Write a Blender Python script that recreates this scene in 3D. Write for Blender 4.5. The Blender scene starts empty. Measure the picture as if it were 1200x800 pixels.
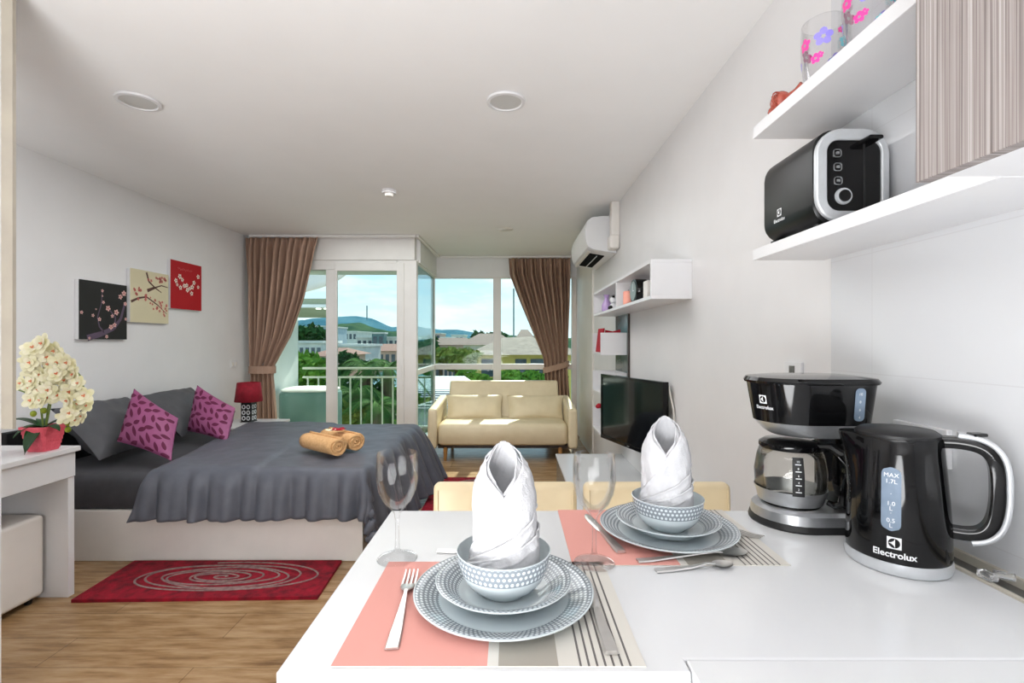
import bpy, math, random
from mathutils import Vector, Matrix, noise
PI = math.pi
sc = bpy.context.scene
COL = sc.collection
F = 567.0
CH = 1.28
def W(px, py, Y):
    return Vector(((px-600)*Y/F, Y, CH-(py-400)*Y/F))
def lin(c):
    c /= 255.0
    return c/12.92 if c <= .04045 else ((c+.055)/1.055)**2.4
def rgb(r, g, b):
    return (lin(r), lin(g), lin(b), 1)

# ------------------------------------------------------------------ materials
def mat(name, col, rough=.5, metal=0, spec=.5, trans=0, ior=1.45, coat=0, emis=None, estr=0):
    m = bpy.data.materials.new(name); m.use_nodes = True
    b = m.node_tree.nodes['Principled BSDF']
    b.inputs['Base Color'].default_value = col
    b.inputs['Roughness'].default_value = rough
    b.inputs['Metallic'].default_value = metal
    b.inputs['Specular IOR Level'].default_value = spec
    b.inputs['Transmission Weight'].default_value = trans
    b.inputs['IOR'].default_value = ior
    b.inputs['Coat Weight'].default_value = coat
    if emis:
        b.inputs['Emission Color'].default_value = emis
        b.inputs['Emission Strength'].default_value = estr
    return m
class NT:
    def __init__(s, m):
        s.t = m.node_tree; s.b = s.t.nodes.get('Principled BSDF')
    def n(s, typ, **kw):
        nd = s.t.nodes.new(typ)
        for k, v in kw.items():
            if k in nd.inputs.keys(): nd.inputs[k].default_value = v
            else: setattr(nd, k, v)
        return nd
    def l(s, a, b): s.t.links.new(a, b)
    def coords(s, scale=(1, 1, 1), kind='Object'):
        tc = s.n('ShaderNodeTexCoord'); mp = s.n('ShaderNodeMapping'); mp.inputs['Scale'].default_value = scale
        s.l(tc.outputs[kind], mp.inputs['Vector']); return mp.outputs['Vector']
    def noise(s, vec, scale=5, detail=4, rough=.55):
        nd = s.n('ShaderNodeTexNoise', Scale=scale, Detail=detail, Roughness=rough); s.l(vec, nd.inputs['Vector']); return nd
    def ramp(s, fac, stops):
        r = s.n('ShaderNodeValToRGB'); e = r.color_ramp.elements
        while len(e) < len(stops): e.new(.5)
        for i, (p, c) in enumerate(stops): e[i].position = p; e[i].color = c
        s.l(fac, r.inputs['Fac']); return r
    def math(s, op, a, b=None):
        nd = s.n('ShaderNodeMath', operation=op)
        for i, x in enumerate((a, b)):
            if x is None: continue
            if isinstance(x, (int, float)): nd.inputs[i].default_value = x
            else: s.l(x, nd.inputs[i])
        return nd.outputs[0]
    def bump(s, h, strength=.3, dist=.01):
        nd = s.n('ShaderNodeBump', Strength=strength, Distance=dist); s.l(h, nd.inputs['Height']); s.l(nd.outputs[0], s.b.inputs['Normal'])
def noisy(name, c1, c2, scale=8, rough=.6, bump=0, bscale=60, stretch=(1, 1, 1), lo=.35, hi=.65, dist=.004, **kw):
    m = mat(name, c1, rough, **kw); t = NT(m); v = t.coords(stretch)
    r = t.ramp(t.noise(v, scale).outputs['Fac'], [(lo, c1), (hi, c2)]); t.l(r.outputs['Color'], t.b.inputs['Base Color'])
    if bump: t.bump(t.noise(v, bscale, 3).outputs['Fac'], bump, dist)
    return m
M = {}
M['wall'] = noisy('wall_paint', rgb(230, 230, 231), rgb(227, 227, 228), 3, .55, .05, 90)
M['wall_right'] = noisy('wall_paint_satin', rgb(222, 221, 221), rgb(218, 217, 217), 3, .38, .03, 90)
M['ceil'] = noisy('ceiling_paint', rgb(240, 240, 240), rgb(238, 238, 238), 3, .7, .04, 90)
M['white'] = noisy('white_laminate', rgb(222, 222, 223), rgb(218, 218, 220), 4, .3)
M['white_gloss'] = noisy('white_gloss', rgb(216, 217, 218), rgb(213, 214, 216), 4, .16)
M['upvc'] = noisy('white_window_frame', rgb(226, 224, 222), rgb(221, 219, 217), 4, .35)
M['offwhite'] = noisy('off_white_board', rgb(226, 222, 216), rgb(220, 216, 210), 5, .35)
M['black'] = noisy('black_gloss', rgb(7, 7, 8), rgb(10, 10, 11), 12, .07, spec=.42)
M['black_satin'] = noisy('black_satin', rgb(10, 10, 11), rgb(14, 14, 15), 12, .34, spec=.35)
M['black_matte'] = noisy('black_matte', rgb(20, 20, 21), rgb(28, 28, 29), 20, .45)
M['black_deep'] = mat('dark_cavity', rgb(5, 5, 6), .8, spec=.1)
M['silver'] = noisy('brushed_silver', rgb(190, 192, 194), rgb(176, 178, 181), 30, .3, metal=.85)
M['silver_paint'] = noisy('silver_paint', rgb(200, 203, 206), rgb(192, 195, 198), 30, .32, metal=.35)
M['steel'] = noisy('cutlery_steel', rgb(222, 220, 217), rgb(208, 206, 203), 20, .3, metal=.85)
M['cream'] = noisy('cream_leather', rgb(226, 208, 172), rgb(219, 200, 163), 6, .38, .15, 160, dist=.002)
M['sofa'] = noisy('cream_sofa_leather', rgb(222, 208, 176), rgb(214, 199, 166), 6, .42, .15, 140, dist=.002)
M['duvet'] = noisy('charcoal_bedding', rgb(92, 95, 104), rgb(84, 87, 96), 12, .5, .2, 14, dist=.012, spec=.35)
M['sheet'] = noisy('dark_sheet', rgb(74, 74, 78), rgb(68, 68, 72), 12, .65, .12, 20, dist=.006, spec=.3)
M['pillow_grey'] = noisy('grey_pillowcase', rgb(84, 85, 89), rgb(77, 78, 82), 10, .55, .3, 11, dist=.015, spec=.35)
M['wood_leg'] = noisy('oak_leg', rgb(178, 130, 74), rgb(160, 112, 60), 20, .45, stretch=(1, 1, .2))
M['red'] = noisy('red_fabric', rgb(176, 18, 44), rgb(150, 10, 34), 20, .8)
M['shade'] = noisy('crimson_shade', rgb(150, 14, 40), rgb(132, 10, 32), 30, .75)
M['towel'] = noisy('tan_towel', rgb(222, 178, 128), rgb(205, 158, 106), 60, .95, .8, 180, dist=.004)
M['green'] = noisy('leaf_dark', rgb(34, 74, 34), rgb(22, 56, 26), 12, .35)
M['stem'] = noisy('stem_green', rgb(122, 140, 60), rgb(96, 120, 44), 20, .5)
M['bud'] = noisy('bud_green', rgb(150, 160, 40), rgb(120, 140, 30), 30, .5)
M['petal'] = noisy('orchid_petal', rgb(250, 246, 222), rgb(238, 234, 190), 30, .55)
M['orange'] = noisy('orchid_throat', rgb(232, 150, 100), rgb(224, 120, 80), 30, .5)
M['pink_pot'] = noisy('coral_pot', rgb(226, 96, 112), rgb(214, 82, 98), 40, .5)
M['napkin'] = noisy('napkin_cloth', rgb(198, 198, 200), rgb(188, 188, 191), 40, .9, .8, 300, dist=.0014)
M['china'] = noisy('white_china', rgb(200, 209, 212), rgb(196, 205, 208), 5, .08, coat=.3)
M['grey_recess'] = noisy('dark_aluminium', rgb(120, 118, 114), rgb(105, 103, 100), 30, .35, metal=.5)
M['grout'] = noisy('beige_sealant', rgb(200, 194, 180), rgb(190, 184, 170), 30, .6)
M['glass_grey'] = noisy('grey_back_painted_glass', rgb(100, 112, 114), rgb(94, 106, 108), 4, .12)
M['bronze'] = noisy('dark_edge', rgb(60, 50, 46), rgb(50, 42, 38), 20, .4)
M['purple'] = noisy('lilac_ceramic', rgb(186, 160, 206), rgb(168, 138, 192), 20, .2)
M['candle'] = noisy('pink_wax', rgb(240, 170, 150), rgb(236, 156, 140), 20, .5)
M['clear'] = mat('clear_plastic', (.95, .96, .97, 1), .05, trans=.9)
M['tank'] = noisy('pale_teal_plastic', rgb(120, 156, 152), rgb(112, 148, 144), 4, .3)
M['metal_cream'] = noisy('cream_rail_paint', rgb(222, 224, 206), rgb(212, 214, 196), 10, .4)
M['ext'] = noisy('exterior_render', rgb(238, 240, 238), rgb(230, 232, 230), 4, .7)
M['concrete'] = noisy('balcony_tiles', rgb(170, 168, 160), rgb(150, 148, 140), 8, .6)
M['flowerpink'] = mat('print_pink', rgb(226, 60, 150), .4)
M['flowerlilac'] = mat('print_lilac', rgb(140, 130, 214), .4)
M['flowerblue'] = mat('print_aqua', rgb(130, 205, 215), .4)
M['rose'] = noisy('red_brown_ceramic', rgb(176, 92, 76), rgb(150, 62, 48), 60, .25)
M['white_paint'] = mat('white_marking', rgb(225, 226, 228), .4)
M['cord'] = noisy('white_cord', rgb(225, 222, 214), rgb(215, 212, 204), 30, .5)
M['diffuser'] = mat('frosted_lamp_glass', rgb(196, 196, 194), .5)
def glass_pane(name, tint, refl=.08):
    m = bpy.data.materials.new(name); m.use_nodes = True; t = m.node_tree; t.nodes.clear()
    o = t.nodes.new('ShaderNodeOutputMaterial'); mx = t.nodes.new('ShaderNodeMixShader')
    tr = t.nodes.new('ShaderNodeBsdfTransparent'); tr.inputs[0].default_value = tint
    gl = t.nodes.new('ShaderNodeBsdfGlossy'); gl.inputs['Roughness'].default_value = .02
    lw = t.nodes.new('ShaderNodeLayerWeight'); lw.inputs[0].default_value = .25
    mt = t.nodes.new('ShaderNodeMath'); mt.operation = 'MULTIPLY'; mt.inputs[1].default_value = refl*6
    t.links.new(lw.outputs['Fresnel'], mt.inputs[0]); t.links.new(mt.outputs[0], mx.inputs[0])
    t.links.new(tr.outputs[0], mx.inputs[1]); t.links.new(gl.outputs[0], mx.inputs[2]); t.links.new(mx.outputs[0], o.inputs[0])
    return m
M['pane'] = glass_pane('window_glass', (.91, .965, .93, 1), .05)
M['pane_side'] = glass_pane('bay_side_glass', (.78, .93, .93, 1), .1)
M['wineglass'] = glass_pane('clear_wine_glass', (.99, .99, .99, 1), .08)
M['carafe'] = glass_pane('carafe_glass', (.94, .94, .93, 1), .14)
M['tumbler'] = glass_pane('tumbler_glass', (.97, .97, .975, 1), .06)
M['gauge'] = noisy('frosted_gauge', rgb(122, 138, 156), rgb(106, 122, 140), 20, .6)
# screen
M['screen'] = mat('tv_screen', rgb(4, 6, 7), .07, coat=.3)
# floor planks
def floor_mat():
    m = mat('oak_laminate', rgb(160, 124, 84), .27); t = NT(m); v = t.coords()
    br = t.n('ShaderNodeTexBrick', Scale=1.0); br.inputs['Brick Width'].default_value = 1.25; br.inputs['Row Height'].default_value = .19
    br.inputs['Mortar Size'].default_value = .0012; br.inputs['Color1'].default_value = (.3, .3, .3, 1); br.inputs['Color2'].default_value = (.7, .7, .7, 1)
    br.inputs['Mortar'].default_value = (0, 0, 0, 1); t.l(v, br.inputs['Vector'])
    v2 = t.coords((1.2, 9, 1)); n1 = t.noise(v2, 3.2, 8, .62)
    a = t.math('MULTIPLY', br.outputs['Color'], .22); s = t.math('ADD', a, n1.outputs['Fac'])
    r = t.ramp(s, [(.38, rgb(112, 84, 54)), (.56, rgb(148, 116, 80)), (.75, rgb(172, 142, 106))])
    mx = t.n('ShaderNodeMixRGB', blend_type='MULTIPLY'); mx.inputs[0].default_value = .6
    inv = t.math('SUBTRACT', 1.0, br.outputs['Fac'])
    t.l(r.outputs['Color'], mx.inputs[1]); t.l(inv, mx.inputs[2]); t.l(mx.outputs[0], t.b.inputs['Base Color'])
    t.bump(n1.outputs['Fac'], .08, .003)
    return m
M['floor'] = floor_mat()
def cabinet_mat():
    m = mat('taupe_woodgrain', rgb(150, 138, 130), .5); t = NT(m); v = t.coords((1, 190, .5))
    n1 = t.noise(v, 2.2, 2, .8); n2 = t.noise(t.coords((1, 60, .6)), 3, 3)
    s = t.math('ADD', t.math('MULTIPLY', n1.outputs['Fac'], .6), t.math('MULTIPLY', n2.outputs['Fac'], .4))
    r = t.ramp(s, [(.36, rgb(96, 89, 87)), (.45, rgb(128, 118, 115)), (.54, rgb(149, 142, 139)), (.64, rgb(170, 165, 162))])
    t.l(r.outputs['Color'], t.b.inputs['Base Color']); t.bump(n1.outputs['Fac'], .15, .002); return m
M['woodgrain'] = cabinet_mat()
def tile_mat():
    m = mat('glossy_wall_tile', rgb(208, 209, 211), .12); t = NT(m)
    tc = t.n('ShaderNodeTexCoord'); sp = t.n('ShaderNodeSeparateXYZ'); cb = t.n('ShaderNodeCombineXYZ')
    t.l(tc.outputs['Object'], sp.inputs[0]); t.l(sp.outputs['Y'], cb.inputs['X']); t.l(sp.outputs['Z'], cb.inputs['Y'])
    br = t.n('ShaderNodeTexBrick', Scale=1.0); br.inputs['Brick Width'].default_value = .6; br.inputs['Row Height'].default_value = .3; br.offset = 0
    br.inputs['Mortar Size'].default_value = .0012; br.inputs['Color1'].default_value = rgb(208, 209, 211); br.inputs['Color2'].default_value = rgb(206, 207, 210)
    br.inputs['Mortar'].default_value = rgb(200, 200, 202); t.l(cb.outputs[0], br.inputs['Vector']); t.l(br.outputs['Color'], t.b.inputs['Base Color'])
    t.bump(t.noise(t.coords(), 5, 1).outputs['Fac'], .04, .02); return m
M['tile'] = tile_mat()
def curtain_mat():
    m = mat('taupe_curtain', rgb(140, 114, 96), .8); t = NT(m); v = t.coords((1, 1, 1))
    wv = t.n('ShaderNodeTexWave', Scale=160.0, bands_direction='Z'); t.l(v, wv.inputs['Vector'])
    r = t.ramp(t.noise(t.coords((8, 8, .5)), 6).outputs['Fac'], [(.3, rgb(176, 146, 128)), (.7, rgb(162, 132, 114))])
    t.l(r.outputs['Color'], t.b.inputs['Base Color']); t.bump(wv.outputs['Fac'], .1, .001); return m
M['curtain'] = curtain_mat()
def dot_mat():
    m = mat('grey_china_white_dots', rgb(130, 136, 142), .1, coat=.3); t = NT(m)
    tc = t.n('ShaderNodeTexCoord'); sp = t.n('ShaderNodeSeparateXYZ'); t.l(tc.outputs['UV'], sp.inputs[0])
    row = t.math('FLOOR', sp.outputs['Y']); od = t.math('MULTIPLY', t.math('MODULO', row, 2.0), .5)
    fx = t.math('SUBTRACT', t.math('FRACT', t.math('ADD', sp.outputs['X'], od)), .5); fy = t.math('SUBTRACT', t.math('FRACT', sp.outputs['Y']), .5)
    d = t.math('SQRT', t.math('ADD', t.math('MULTIPLY', fx, fx), t.math('MULTIPLY', fy, fy)))
    r = t.ramp(d, [(.27, rgb(206, 214, 217)), (.34, rgb(128, 136, 143))]); t.l(r.outputs['Color'], t.b.inputs['Base Color']); return m
M['dots'] = dot_mat()
def mat_weave():
    # x runs across the placemat: coral, white, grey, cream with thin charcoal stripes
    m = mat('placemat_weave', rgb(240, 160, 150), .85); t = NT(m)
    tc = t.n('ShaderNodeTexCoord'); sp = t.n('ShaderNodeSeparateXYZ'); t.l(tc.outputs['UV'], sp.inputs[0])
    x = sp.outputs['X']
    r = t.ramp(x, [(0, rgb(220, 156, 146)), (.494, rgb(214, 211, 204)), (.53, rgb(160, 154, 144)), (.72, rgb(206, 202, 194))]); r.color_ramp.interpolation = 'CONSTANT'
    st = t.math('LESS_THAN', t.math('FRACT', t.math('MULTIPLY', x, 38.0)), .28)
    rng = t.math('MULTIPLY', t.math('GREATER_THAN', x, .775), t.math('LESS_THAN', x, .955))
    k = t.math('MULTIPLY', st, rng)
    mx = t.n('ShaderNodeMixRGB'); t.l(k, mx.inputs[0]); t.l(r.outputs['Color'], mx.inputs[1]); mx.inputs[2].default_value = rgb(98, 94, 92)
    t.l(mx.outputs[0], t.b.inputs['Base Color'])
    ch = t.n('ShaderNodeTexChecker', Scale=700.0); t.l(t.coords(), ch.inputs['Vector']); t.bump(ch.outputs['Fac'], .12, .0006)
    return m
M['placemat'] = mat_weave()
M['magenta'] = noisy('magenta_satin', rgb(150, 78, 122), rgb(142, 70, 114), 20, .5)
M['plum'] = noisy('plum_velvet', rgb(96, 24, 62), rgb(88, 20, 56), 30, .8)
M['rug'] = noisy('crimson_shag', rgb(178, 5, 42), rgb(104, 2, 25), 22, .95, 1.0, 260, dist=.01, lo=.3, hi=.7)
M['rug_line'] = noisy('grey_pile_line', rgb(150, 122, 118), rgb(120, 92, 92), 40, .95, .6, 200)
M['roof_white'] = noisy('pale_metal_roof', rgb(152, 155, 162), rgb(138, 142, 150), 2, .5)
M['roof_brown'] = noisy('brown_tile_roof', rgb(104, 82, 74), rgb(84, 66, 60), 3, .8, .4, 30, stretch=(1, 1, 4), dist=.05)
M['roof_tan'] = noisy('weathered_tile_roof', rgb(132, 118, 106), rgb(108, 96, 86), 3, .8, .4, 20, dist=.05)
M['roof_teal'] = noisy('teal_metal_roof', rgb(90, 150, 160), rgb(76, 134, 146), 3, .5)
M['roof_orange'] = noisy('terracotta_roof', rgb(134, 92, 80), rgb(118, 80, 70), 3, .8)
M['b_yellow'] = noisy('yellow_render', rgb(226, 206, 120), rgb(214, 194, 110), 2, .8)
M['b_white'] = noisy('pale_render', rgb(214, 216, 212), rgb(196, 200, 198), 1, .8)
M['b_blue'] = noisy('bluish_render', rgb(176, 190, 200), rgb(160, 176, 190), 1, .8)
M['b_pink'] = noisy('pinkish_render', rgb(206, 180, 168), rgb(194, 168, 156), 1, .8)
M['b_teal'] = noisy('teal_cladding', rgb(92, 130, 134), rgb(80, 116, 122), 1, .5)
M['b_window'] = noisy('dark_window_glass', rgb(60, 72, 82), rgb(84, 98, 108), 1, .2)
M['hill_far'] = noisy('hazy_hill_forest', rgb(84, 128, 140), rgb(66, 110, 126), 40, 1, stretch=(.01, .01, .01), scale=14) if False else None
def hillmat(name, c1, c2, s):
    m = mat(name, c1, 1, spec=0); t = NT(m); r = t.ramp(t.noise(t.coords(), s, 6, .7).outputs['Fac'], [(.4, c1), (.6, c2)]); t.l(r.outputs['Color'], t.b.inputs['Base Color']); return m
M['hill_far'] = hillmat('hazy_hill_forest', rgb(88, 128, 140), rgb(66, 106, 120), .03)  # aerial haze is put into this bluish base colour
M['hill_near'] = hillmat('wooded_hill', rgb(74, 98, 72), rgb(44, 72, 60), .06)
M['ground'] = hillmat('ground_vegetation', rgb(92, 116, 66), rgb(120, 120, 96), .12)
M['bark'] = noisy('bark', rgb(110, 92, 74), rgb(84, 70, 56), 10, .9)
M['leaf1'] = noisy('foliage_bright', rgb(120, 158, 62), rgb(74, 120, 44), 2, .95, spec=.05)
M['leaf2'] = noisy('foliage_dark', rgb(62, 98, 52), rgb(40, 74, 44), 2, .95, spec=.05)
M['leaf3'] = noisy('palm_leaf', rgb(96, 134, 66), rgb(48, 86, 44), 2, .8, spec=.1)
M['leaf4'] = noisy('foliage_olive', rgb(138, 146, 70), rgb(96, 118, 56), 2, .95, spec=.05)

# ------------------------------------------------------------------ mesh builder
class MB:
    def __init__(s): s.v = []; s.f = []; s.m = []; s.uv = {}
    def vs(s, pts):
        i = len(s.v); s.v += [tuple(p) for p in pts]; return i
    def face(s, idx, m=0, uv=None):
        if uv: s.uv[len(s.f)] = uv
        s.f.append(tuple(idx)); s.m.append(m)
    def box(s, x0, x1, y0, y1, z0, z1, m=0):
        i = s.vs([(x0, y0, z0), (x1, y0, z0), (x1, y1, z0), (x0, y1, z0), (x0, y0, z1), (x1, y0, z1), (x1, y1, z1), (x0, y1, z1)])
        for q in ((3, 2, 1, 0), (4, 5, 6, 7), (0, 1, 5, 4), (1, 2, 6, 5), (2, 3, 7, 6), (3, 0, 4, 7)): s.face([i+k for k in q], m)
        return s
    def poly(s, pts, m=0, uv=None):
        i = s.vs(pts); s.face(range(i, i+len(pts)), m, uv); return s
    def prism(s, pts, off, m=0):
        off = Vector(off); n = len(pts); i = s.vs(pts); j = s.vs([Vector(p)+off for p in pts])
        s.face([i+n-1-k for k in range(n)], m); s.face([j+k for k in range(n)], m)
        for k in range(n): s.face((i+k, i+(k+1) % n, j+(k+1) % n, j+k), m)
        return s
    def ring(s, outer, inner, off, m=0):
        off = Vector(off); n = len(outer)
        a = s.vs(outer); b = s.vs(inner); c = s.vs([Vector(p)+off for p in outer]); d = s.vs([Vector(p)+off for p in inner])
        for k in range(n):
            l = (k+1) % n
            s.face((a+k, a+l, b+l, b+k), m); s.face((c+l, c+k, d+k, d+l), m); s.face((a+l, a+k, c+k, c+l), m); s.face((b+k, b+l, d+l, d+k), m)
        return s
    def loft(s, loops, m=0, cap=True, uvs=None):
        n = len(loops[0]); st = [s.vs(l) for l in loops]
        for a in range(len(loops)-1):
            mm = m[a] if isinstance(m, (list, tuple)) else m
            for k in range(n):
                l = (k+1) % n; uv = None
                if uvs and uvs[a]:
                    cnt, v0, v1 = uvs[a]; u0, u1 = k*cnt/n, (k+1)*cnt/n; uv = [(u0, v0), (u1, v0), (u1, v1), (u0, v1)]
                s.face((st[a]+k, st[a]+l, st[a+1]+l, st[a+1]+k), mm, uv)
        if cap:
            m0 = m[0] if isinstance(m, (list, tuple)) else m; m1 = m[-1] if isinstance(m, (list, tuple)) else m
            s.face([st[0]+n-1-k for k in range(n)], m0); s.face([st[-1]+k for k in range(n)], m1)
        return s
    def lathe(s, prof, c=(0, 0, 0), n=32, m=0, cap=True, uvs=None):
        loops = [[(c[0]+max(r, 1e-5)*math.cos(2*PI*k/n), c[1]+max(r, 1e-5)*math.sin(2*PI*k/n), c[2]+h) for k in range(n)] for r, h in prof]
        return s.loft(loops, m, cap, uvs)
    def tube(s, pts, r, n=8, m=0, flat=1.0):
        pts = [Vector(p) for p in pts]; loops = []
        up = Vector((0, 0, 1))
        for i, p in enumerate(pts):
            t = (pts[min(i+1, len(pts)-1)]-pts[max(i-1, 0)]).normalized()
            u = up if abs(t.dot(up)) < .95 else Vector((0, 1, 0))
            a = t.cross(u).normalized(); b = a.cross(t).normalized()
            rr = r[i] if isinstance(r, (list, tuple)) else r
            loops.append([p+a*math.cos(2*PI*k/n)*rr+b*math.sin(2*PI*k/n)*rr*flat for k in range(n)])
        return s.loft(loops, m)
    def sphere(s, c, r, n=12, m=0, sc3=(1, 1, 1)):
        loops = []
        for i in range(n+1):
            a = -PI/2+PI*i/n; rr = max(math.cos(a), .001)
            loops.append([(c[0]+r*sc3[0]*rr*math.cos(2*PI*k/(2*n)), c[1]+r*sc3[1]*rr*math.sin(2*PI*k/(2*n)), c[2]+r*sc3[2]*math.sin(a)) for k in range(2*n)])
        return s.loft(loops, m)
    def grid(s, fn, nu, nv, m=0, closed=False, uv=True):
        i0 = len(s.v)
        for a in range(nu+1):
            for b in range(nv+1): s.v.append(tuple(fn(a/nu, b/nv)))
        for a in range(nu):
            for b in range(nv):
                q = (i0+a*(nv+1)+b, i0+(a+1)*(nv+1)+b, i0+(a+1)*(nv+1)+b+1, i0+a*(nv+1)+b+1)
                s.face(q, m, [(a/nu, b/nv), ((a+1)/nu, b/nv), ((a+1)/nu, (b+1)/nv), (a/nu, (b+1)/nv)] if uv else None)
        return s
    def xf(s, start, fn):
        for k in range(start, len(s.v)): s.v[k] = tuple(fn(Vector(s.v[k])))
        return s
    def build(s, name, mats, parent=None, local=False, smooth=False, angle=35, bevel=0, seg=2, solid=0, sub=0, soff=0):
        if not isinstance(mats, (list, tuple)): mats = [mats]
        vs = [Vector(p) for p in s.v]; off = Vector((0, 0, 0))
        if parent is not None:
            if not local:
                inv = wmat(parent).inverted(); vs = [inv @ p for p in vs]
        elif not local:
            xs = [p.x for p in vs]; ys = [p.y for p in vs]; zs = [p.z for p in vs]
            off = Vector(((min(xs)+max(xs))/2, (min(ys)+max(ys))/2, min(zs))); vs = [p-off for p in vs]
        me = bpy.data.meshes.new(name); me.from_pydata([tuple(p) for p in vs], [], s.f)
        for x in mats: me.materials.append(M[x] if isinstance(x, str) else x)
        for p, k in zip(me.polygons, s.m): p.material_index = k
        if s.uv:
            ul = me.uv_layers.new(name='UVMap')
            for fi, uv in s.uv.items():
                for li, q in zip(me.polygons[fi].loop_indices, uv): ul.data[li].uv = q
        import bmesh
        bm = bmesh.new(); bm.from_mesh(me); bmesh.ops.recalc_face_normals(bm, faces=bm.faces); bm.to_mesh(me); bm.free()
        if smooth:
            for p in me.polygons: p.use_smooth = True
            me.set_sharp_from_angle(angle=math.radians(angle))
        o = bpy.data.objects.new(name, me); COL.objects.link(o)
        if parent is not None: o.parent = parent
        o.location = off
        if solid: d = o.modifiers.new('thick', 'SOLIDIFY'); d.thickness = solid; d.offset = soff
        if bevel: b = o.modifiers.new('bevel', 'BEVEL'); b.width = bevel; b.segments = seg; b.limit_method = 'ANGLE'
        if sub: d = o.modifiers.new('sub', 'SUBSURF'); d.levels = sub; d.render_levels = sub
        return o
def wmat(o):
    mt = Matrix.Translation(o.location) @ o.rotation_euler.to_matrix().to_4x4()
    return wmat(o.parent) @ mt if o.parent else mt
def tag(o, label, cat, group=None):
    o['label'] = label; o['category'] = cat
    if group: o['group'] = group
    return o
def struct(o): o['kind'] = 'structure'; return o
def thing(name, label, cat, loc=(0, 0, 0), rz=0, group=None):
    o = bpy.data.objects.new(name, None); COL.objects.link(o); o.empty_display_size = .05
    o.location = loc; o.rotation_euler = (0, 0, rz)
    if cat: tag(o, label, cat, group)
    return o
def dup(root, loc, rz=0, label=None):
    def cp(o, par):
        c = o.copy(); COL.objects.link(c); c.parent = par
        for ch in [q for q in bpy.data.objects if q.parent == o]: cp(ch, c)
        return c
    r = cp(root, None); r.location = loc; r.rotation_euler = (0, 0, rz)
    if label: r['label'] = label
    return r
def circ(c, r, n=24, ax='z', ry=None):
    ry = ry or r; out = []
    for k in range(n):
        a = 2*PI*k/n; x, y = r*math.cos(a), ry*math.sin(a)
        out.append((c[0]+x, c[1]+y, c[2]) if ax == 'z' else ((c[0]+x, c[1], c[2]+y) if ax == 'y' else (c[0], c[1]+x, c[2]+y)))
    return out
def rrect(w, h, r, n=5):
    out = []
    for cx, cy, a0 in ((w/2-r, h/2-r, 0), (-w/2+r, h/2-r, PI/2), (-w/2+r, -h/2+r, PI), (w/2-r, -h/2+r, 1.5*PI)):
        for k in range(n+1):
            a = a0+PI/2*k/n; out.append((cx+r*math.cos(a), cy+r*math.sin(a)))
    return out
def text_geo(s, size, bold=.0):
    cu = bpy.data.curves.new('t', 'FONT'); cu.body = s; cu.size = size; cu.align_x = 'CENTER'; cu.align_y = 'CENTER'; cu.offset = bold; cu.resolution_u = 3
    o = bpy.data.objects.new('t', cu); COL.objects.link(o); bpy.context.view_layer.update()
    me = bpy.data.meshes.new_from_object(o.evaluated_get(bpy.context.evaluated_depsgraph_get()))
    v = [tuple(x.co) for x in me.vertices]; f = [tuple(p.vertices) for p in me.polygons]
    bpy.data.objects.remove(o); bpy.data.curves.remove(cu); bpy.data.meshes.remove(me)
    return v, f
def add_text(mb, s, size, fn, m=0, bold=0):
    v, f = text_geo(s, size, bold); i = mb.vs([fn(x, y, 0) for x, y, z in v])
    for q in f: mb.face([i+k for k in q], m)
def emblem(mb, s, fn, mw, mk):
    # square badge, dark disc, light sail pointing left
    def put(pts, z, m): mb.poly([fn(x*s, y*s, z) for x, y in pts], m)
    nn = 6
    for a in range(nn):
        for b in range(nn): put([(-.5+a/nn, -.5+b/nn), (-.5+(a+1)/nn, -.5+b/nn), (-.5+(a+1)/nn, -.5+(b+1)/nn), (-.5+a/nn, -.5+(b+1)/nn)], 0, mw)
    d = [(.41*math.cos(2*PI*k/28), .41*math.sin(2*PI*k/28)) for k in range(28)]
    for k in range(28): put([(0, 0), d[k], d[(k+1) % 28]], .0003, mk)
    sail = [(-.40, 0), (-.2, .06), (-.02, .2), (.06, .40), (.06, -.40), (-.02, -.2), (-.2, -.06)]
    put([sail[0], sail[1], sail[6]], .0006, mw); put([sail[1], sail[2], sail[5], sail[6]], .0006, mw); put([sail[2], sail[3], sail[4], sail[5]], .0006, mw)
    for k in range(28): put([d[k], (d[k][0]*1.1, d[k][1]*1.1), (d[(k+1) % 28][0]*1.1, d[(k+1) % 28][1]*1.1), d[(k+1) % 28]], .0004, mw)
def cyl_fn(cx, cy, a0, rf, z0, eps=.0006):
    def fn(x, y, z):
        r = rf(z0+y)+eps+z; a = a0+x/r; return (cx+r*math.cos(a), cy+r*math.sin(a), z0+y)
    return fn
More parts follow.
